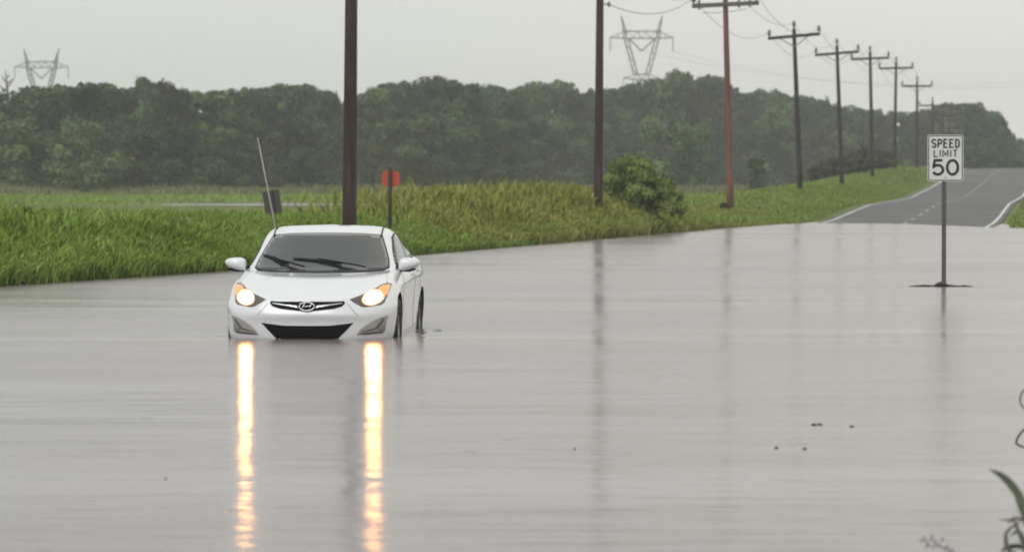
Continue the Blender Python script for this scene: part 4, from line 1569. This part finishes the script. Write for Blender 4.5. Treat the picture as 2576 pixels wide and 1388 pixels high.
# olive weeds further along
n = 110000
Y = g.uniform(88, 186, n)
dep = g.exponential(2.6, n)
X = edgeK(Y) - dep + .2 + SL * Y
u_ = X / Y * FPX + 1288
kp = u_ > 960 + g.normal(0, 130, n)
X, Y, dep = X[kp], Y[kp], dep[kp]
n = len(X)
hm = np.interp(Y, [88, 100, 112, 135, 150, 165, 186], [.3, .72, 1.15, 1.5, 1.05, .5, .28]) * np.clip(.35 + dep * .3, .35, 1)
can = hm * (1 + .25 * vnoise(X, Y, 1.6, 4) + .28 * vnoise(X, Y, 5.0, 41))
bz_ = can * g.uniform(0, .75, n)
h = np.minimum((can - bz_) * g.uniform(.6, 1.05, n), .45)
tint = np.clip(.48 + .34 * vnoise(X, Y, .7, 12) + g.normal(0, .2, n), 0, 1)
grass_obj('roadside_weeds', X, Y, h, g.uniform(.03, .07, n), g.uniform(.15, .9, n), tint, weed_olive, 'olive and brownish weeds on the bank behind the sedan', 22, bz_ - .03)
n = 30000
Y = g.uniform(95, 188, n)
X = edgeK(Y) - g.exponential(3.0, n) + SL * Y
h = np.interp(Y, [95, 120, 150, 188], [.5, .8, .8, .25]) * g.uniform(.4, 1, n)
grass_obj('bank_grass', X, Y, h, g.uniform(.03, .06, n), g.uniform(.2, .9, n), np.clip(g.normal(.45, .2, n), 0, 1), grass_green, 'green grass mixed among the weeds on the bank', 23)
# field crop
n = 60000
Y = g.uniform(105, 420, n)
X = SL * Y - 18 - g.uniform(0, 1, n) ** 1.3 * 85 * (Y / 250)
keep = ~((np.abs((X + 14) / 11) ** 2 + np.abs((Y - 262) / 20.0) ** 2) < 1)
X, Y = X[keep], Y[keep]
n = len(X)
h = g.uniform(.15, .38, n) * np.where(Y < 256, .15, 1)
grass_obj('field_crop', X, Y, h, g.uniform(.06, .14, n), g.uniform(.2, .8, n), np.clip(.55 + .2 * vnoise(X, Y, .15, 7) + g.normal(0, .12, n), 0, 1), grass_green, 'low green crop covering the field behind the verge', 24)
# mown verge left of the road and right of the road
n = 90000
Y = g.uniform(176, 425, n)
K = -12.1 - g.uniform(0, 1, n) ** 1.4 * 22
X = K + SL * Y
h = g.uniform(.08, .26, n) * (1 + 1.2 * np.exp(-((Y - 358) / 12) ** 2) * (K < -14))
n_a = n
tint = np.clip(.5 + .3 * vnoise(X, Y, .35, 8) + g.normal(0, .15, n), 0, 1)
grass_obj('verge_grass', X, Y, h, g.uniform(.03, .09, n), g.uniform(.2, .9, n), tint, mow_green, 'short green verge grass left of the rising road', 25)
n = 40000
Y = g.uniform(148, 420, n)
K = -2.8 + g.uniform(0, 1, n) ** 1.3 * 25
X = K + SL * Y
z_ = groundz(X, Y)
X, Y = X[z_ > 0.0], Y[z_ > 0.0]
n = len(X)
grass_obj('right_verge_grass', X, Y, g.uniform(.06, .2, n), g.uniform(.03, .09, n), g.uniform(.2, .9, n), np.clip(g.normal(.5, .2, n), 0, 1), mow_green, 'short olive green grass right of the rising road', 26)
# tan weeds along the wood edge
n = 45000
Y = g.uniform(375, 440, n)
X = g.uniform(-75, 40, n)
kp = X - SL * Y < -22
X, Y = X[kp], Y[kp]
n = len(X)
h = g.uniform(.25, .9, n) * (1 + .8 * vnoise(X, Y, .25, 15))
grass_obj('wood_edge_weeds', X, Y, h, g.uniform(.10, .25, n), g.uniform(.1, .6, n), np.clip(.45 + .3 * vnoise(X, Y, .2, 16) + g.normal(0, .15, n), 0, 1), tan_weed, 'dull tan weeds along the foot of the wood', 27)

# ------------------------------------------------------------------ foreground plants at the right edge
fg_leaf = mat('dark wet grass blade', (.045, .06, .028), .5)
fg_stem = mat('dark wet stem', (.03, .032, .025), .6)
def leaf_blade(pts, wmax, name, m, parent):
    """flat tapering grass leaf with a folded midrib"""
    vs, fs = [], []
    n = len(pts)
    for i, p in enumerate(pts):
        t = i / (n - 1)
        wv = wmax * (math.sin(math.pi * (.12 + .88 * t)) ** .8 if t < 1 else 0.02)
        d = (Vector(pts[min(i + 1, n - 1)]) - Vector(pts[max(i - 1, 0)])).normalized()
        s_ = d.cross(Vector((0, 1, 0.15))).normalized() * wv
        p = Vector(p)
        vs += [p - s_, p + Vector((0, .3 * wv, 0)), p + s_]
    for i in range(n - 1):
        a = i * 3
        fs += [(a, a + 1, a + 4, a + 3), (a + 1, a + 2, a + 5, a + 4)]
    return pyd(name, vs, fs, m, parent, True)
def curve_px(pl, d0, d1):
    P = []
    n = len(pl)
    t = np.linspace(0, n - 1, 14)
    uv = pchip(np.array(pl, float), t)
    for i, (u, v) in enumerate(uv):
        P.append(at(u, v, d0 + (d1 - d0) * i / 13))
    return P
gp = at(2585, 1390, 17.0)
FGp = empty('grass_tuft', (gp.x, gp.y, -.05))
tag(FGp, 'dark green grass tuft leaning in at the lower right corner', 'grass tuft')
def rel(P, o):
    return [p - o.location for p in P]
for pl, wd in (([(2600, 1320), (2560, 1240), (2525, 1200), (2488, 1178)], .018),
               ([(2590, 1345), (2572, 1290), (2555, 1245), (2548, 1222)], .008),
               ([(2580, 1392), (2560, 1330), (2550, 1308), (2510, 1306)], .008),
               ([(2575, 1400), (2535, 1380), (2530, 1345), (2576, 1300)], .010),
               ([(2590, 1330), (2570, 1305), (2552, 1302), (2535, 1318)], .009),
               ([(2600, 1392), (2560, 1372), (2530, 1378), (2518, 1390)], .012),
               ([(2590, 1390), (2572, 1350), (2560, 1335), (2540, 1350)], .010)):
    leaf_blade(rel(curve_px(pl, 17.0, 17.3), FGp), wd, 'leaf', fg_leaf, FGp)
g2 = at(2592, 1115, 21.5)
FG2 = empty('bent_reed', (g2.x, g2.y, 0))
tag(FG2, 'bent dark reed stem looping in at the right edge', 'reed')
MB().tube(rel(curve_px([(2600, 1060), (2565, 1092), (2556, 1112), (2570, 1122), (2600, 1130)], 21.5, 21.6), FG2), .006, 6).build('stem', fg_stem, FG2, True)
MB().tube(rel(curve_px([(2600, 970), (2572, 985), (2566, 1005), (2572, 1022), (2600, 1034)], 21.5, 21.6), FG2), .0045, 6).build('stem', fg_stem, FG2, True)
# small weed with seed heads
g3 = at(2400, 1410, 16.4)
FG3 = empty('seed_weed', (g3.x, g3.y, -.02))
tag(FG3, 'tiny dark weed with seed heads poking out at bottom right', 'weed')
mb = MB()
rr = random.Random(4)
MB().tube(rel(curve_px([(2440, 1400), (2390, 1385), (2350, 1366)], 16.4, 16.5), FG3), .0022, 5).build('stem', fg_stem, FG3, True)
for (u, v) in [(2318, 1358), (2326, 1352), (2331, 1362), (2342, 1356), (2345, 1348), (2352, 1361), (2338, 1371), (2362, 1369), (2376, 1377), (2384, 1374), (2395, 1383), (2371, 1355), (2350, 1374), (2331, 1372), (2388, 1388)]:
    p = at(u, v, 16.45) - FG3.location
    d = Vector((rr.uniform(-1, 1), .2, rr.uniform(.2, 1))).normalized() * .009
    MB().tube([p - d, p, p + d], [.001, .0045, .001], 5).build('seed', fg_stem, FG3, True)

# ------------------------------------------------------------------ floating debris
debm = mat('wet dark debris', (.035, .03, .024), .6, noise=.3, nscale=10)
def debris(u, v, wm, label, twigs=7, name='floating_debris', seed=0):
    dd = CAMZ * FPX / (v - 473)
    p = at(u, v, dd)
    o = Vector((p.x, p.y, 0))
    g = random.Random(seed)
    D = empty(name, o)
    tag(D, label, 'debris')
    for i in range(twigs):
        x0 = g.uniform(-.5, .5) * wm
        l = g.uniform(.2, .5) * wm
        y0_ = g.uniform(-.12, .12)
        pts = [(x0 - l / 2, y0_, .004), (x0, y0_ + .03, .012 + g.uniform(0, .012)), (x0 + l / 2, y0_ + g.uniform(-.1, .1), .005)]
        MB().tube(pts, [.004 * min(1, wm * 1.4), .010 * min(1, wm * 1.4), .003], 5).build('twig', debm, D, True)
    return D
D0 = debris(2368, 721, .75, 'line of dark twigs caught at the speed sign post', 16, seed=3)
MB().tube([(-.14, 0, 0), (-.06, .01, .03), (.0, 0, .045), (.08, .01, .025), (.15, 0, 0)], [.01, .035, .045, .03, .01], 7).build('matted_leaves', debm, D0, True)
debris(1092, 833, .16, 'dark wake line beside the sedan rear wheel, imitated with twig shapes', 5, seed=5)  # no real debris: thin dark shapes stand in for the wheel's wake line
def leaf_float(u, v, wm, label, seed):
    dd = CAMZ * FPX / (v - 473)
    p = at(u, v, dd)
    n = 12
    vs = [(0, 0, .012)]
    for i in range(n):
        q = 2 * math.pi * i / n
        wm_ = wm * .6
        vs.append((wm_ / 2 * math.cos(q), wm * .12 * math.sin(q) * (1 - .4 * math.cos(q)), .004 + .006 * math.sin(2 * q + seed)))
    o = pyd('floating_leaf', vs, [(0, 1 + i, 1 + (i + 1) % n) for i in range(n)], debm, None, True)
    o.location = (p.x, p.y, 0)
    o.rotation_euler = (0, 0, seed)
    tag(o, label, 'leaf', 'leaves and scraps floating on the flood')
    return o
leaf_float(2055, 1069, .13, 'dark floating leaf right of centre, largest scrap on the water', .1)
for i, (u, v, wm, lab) in enumerate([
        (2143, 1074, .06, 'small floating scrap just right of the large floating leaf'),
        (418, 1204, .06, 'small dark floating scrap left of the headlight reflections'),
        (1953, 1128, .045, 'tiny scrap floating below and left of the large floating leaf'),
        (2024, 1130, .045, 'tiny scrap floating right below the large floating leaf'),
        (1445, 1130, .045, 'tiny scrap floating left of the second pole reflection')]):
    leaf_float(u, v, wm, lab, .5 + i)

# ------------------------------------------------------------------ haze
hz = MB().box((0, 900, 33), (5200, 3800, 72)).build('haze', None)
hm_ = bpy.data.materials.new('humid air')
hm_.use_nodes = True
hn = hm_.node_tree
hn.nodes.clear()
ho = hn.nodes.new('ShaderNodeOutputMaterial')
pv_ = hn.nodes.new('ShaderNodeVolumePrincipled')
pv_.inputs['Color'].default_value = (.93, .95, .96, 1)
pv_.inputs['Density'].default_value = .00035
pv_.inputs['Anisotropy'].default_value = .2
hn.links.new(pv_.outputs[0], ho.inputs['Volume'])
hz.data.materials.append(hm_)
hz['kind'] = 'stuff'
hz['label'] = 'thin grey rain haze over the whole scene'
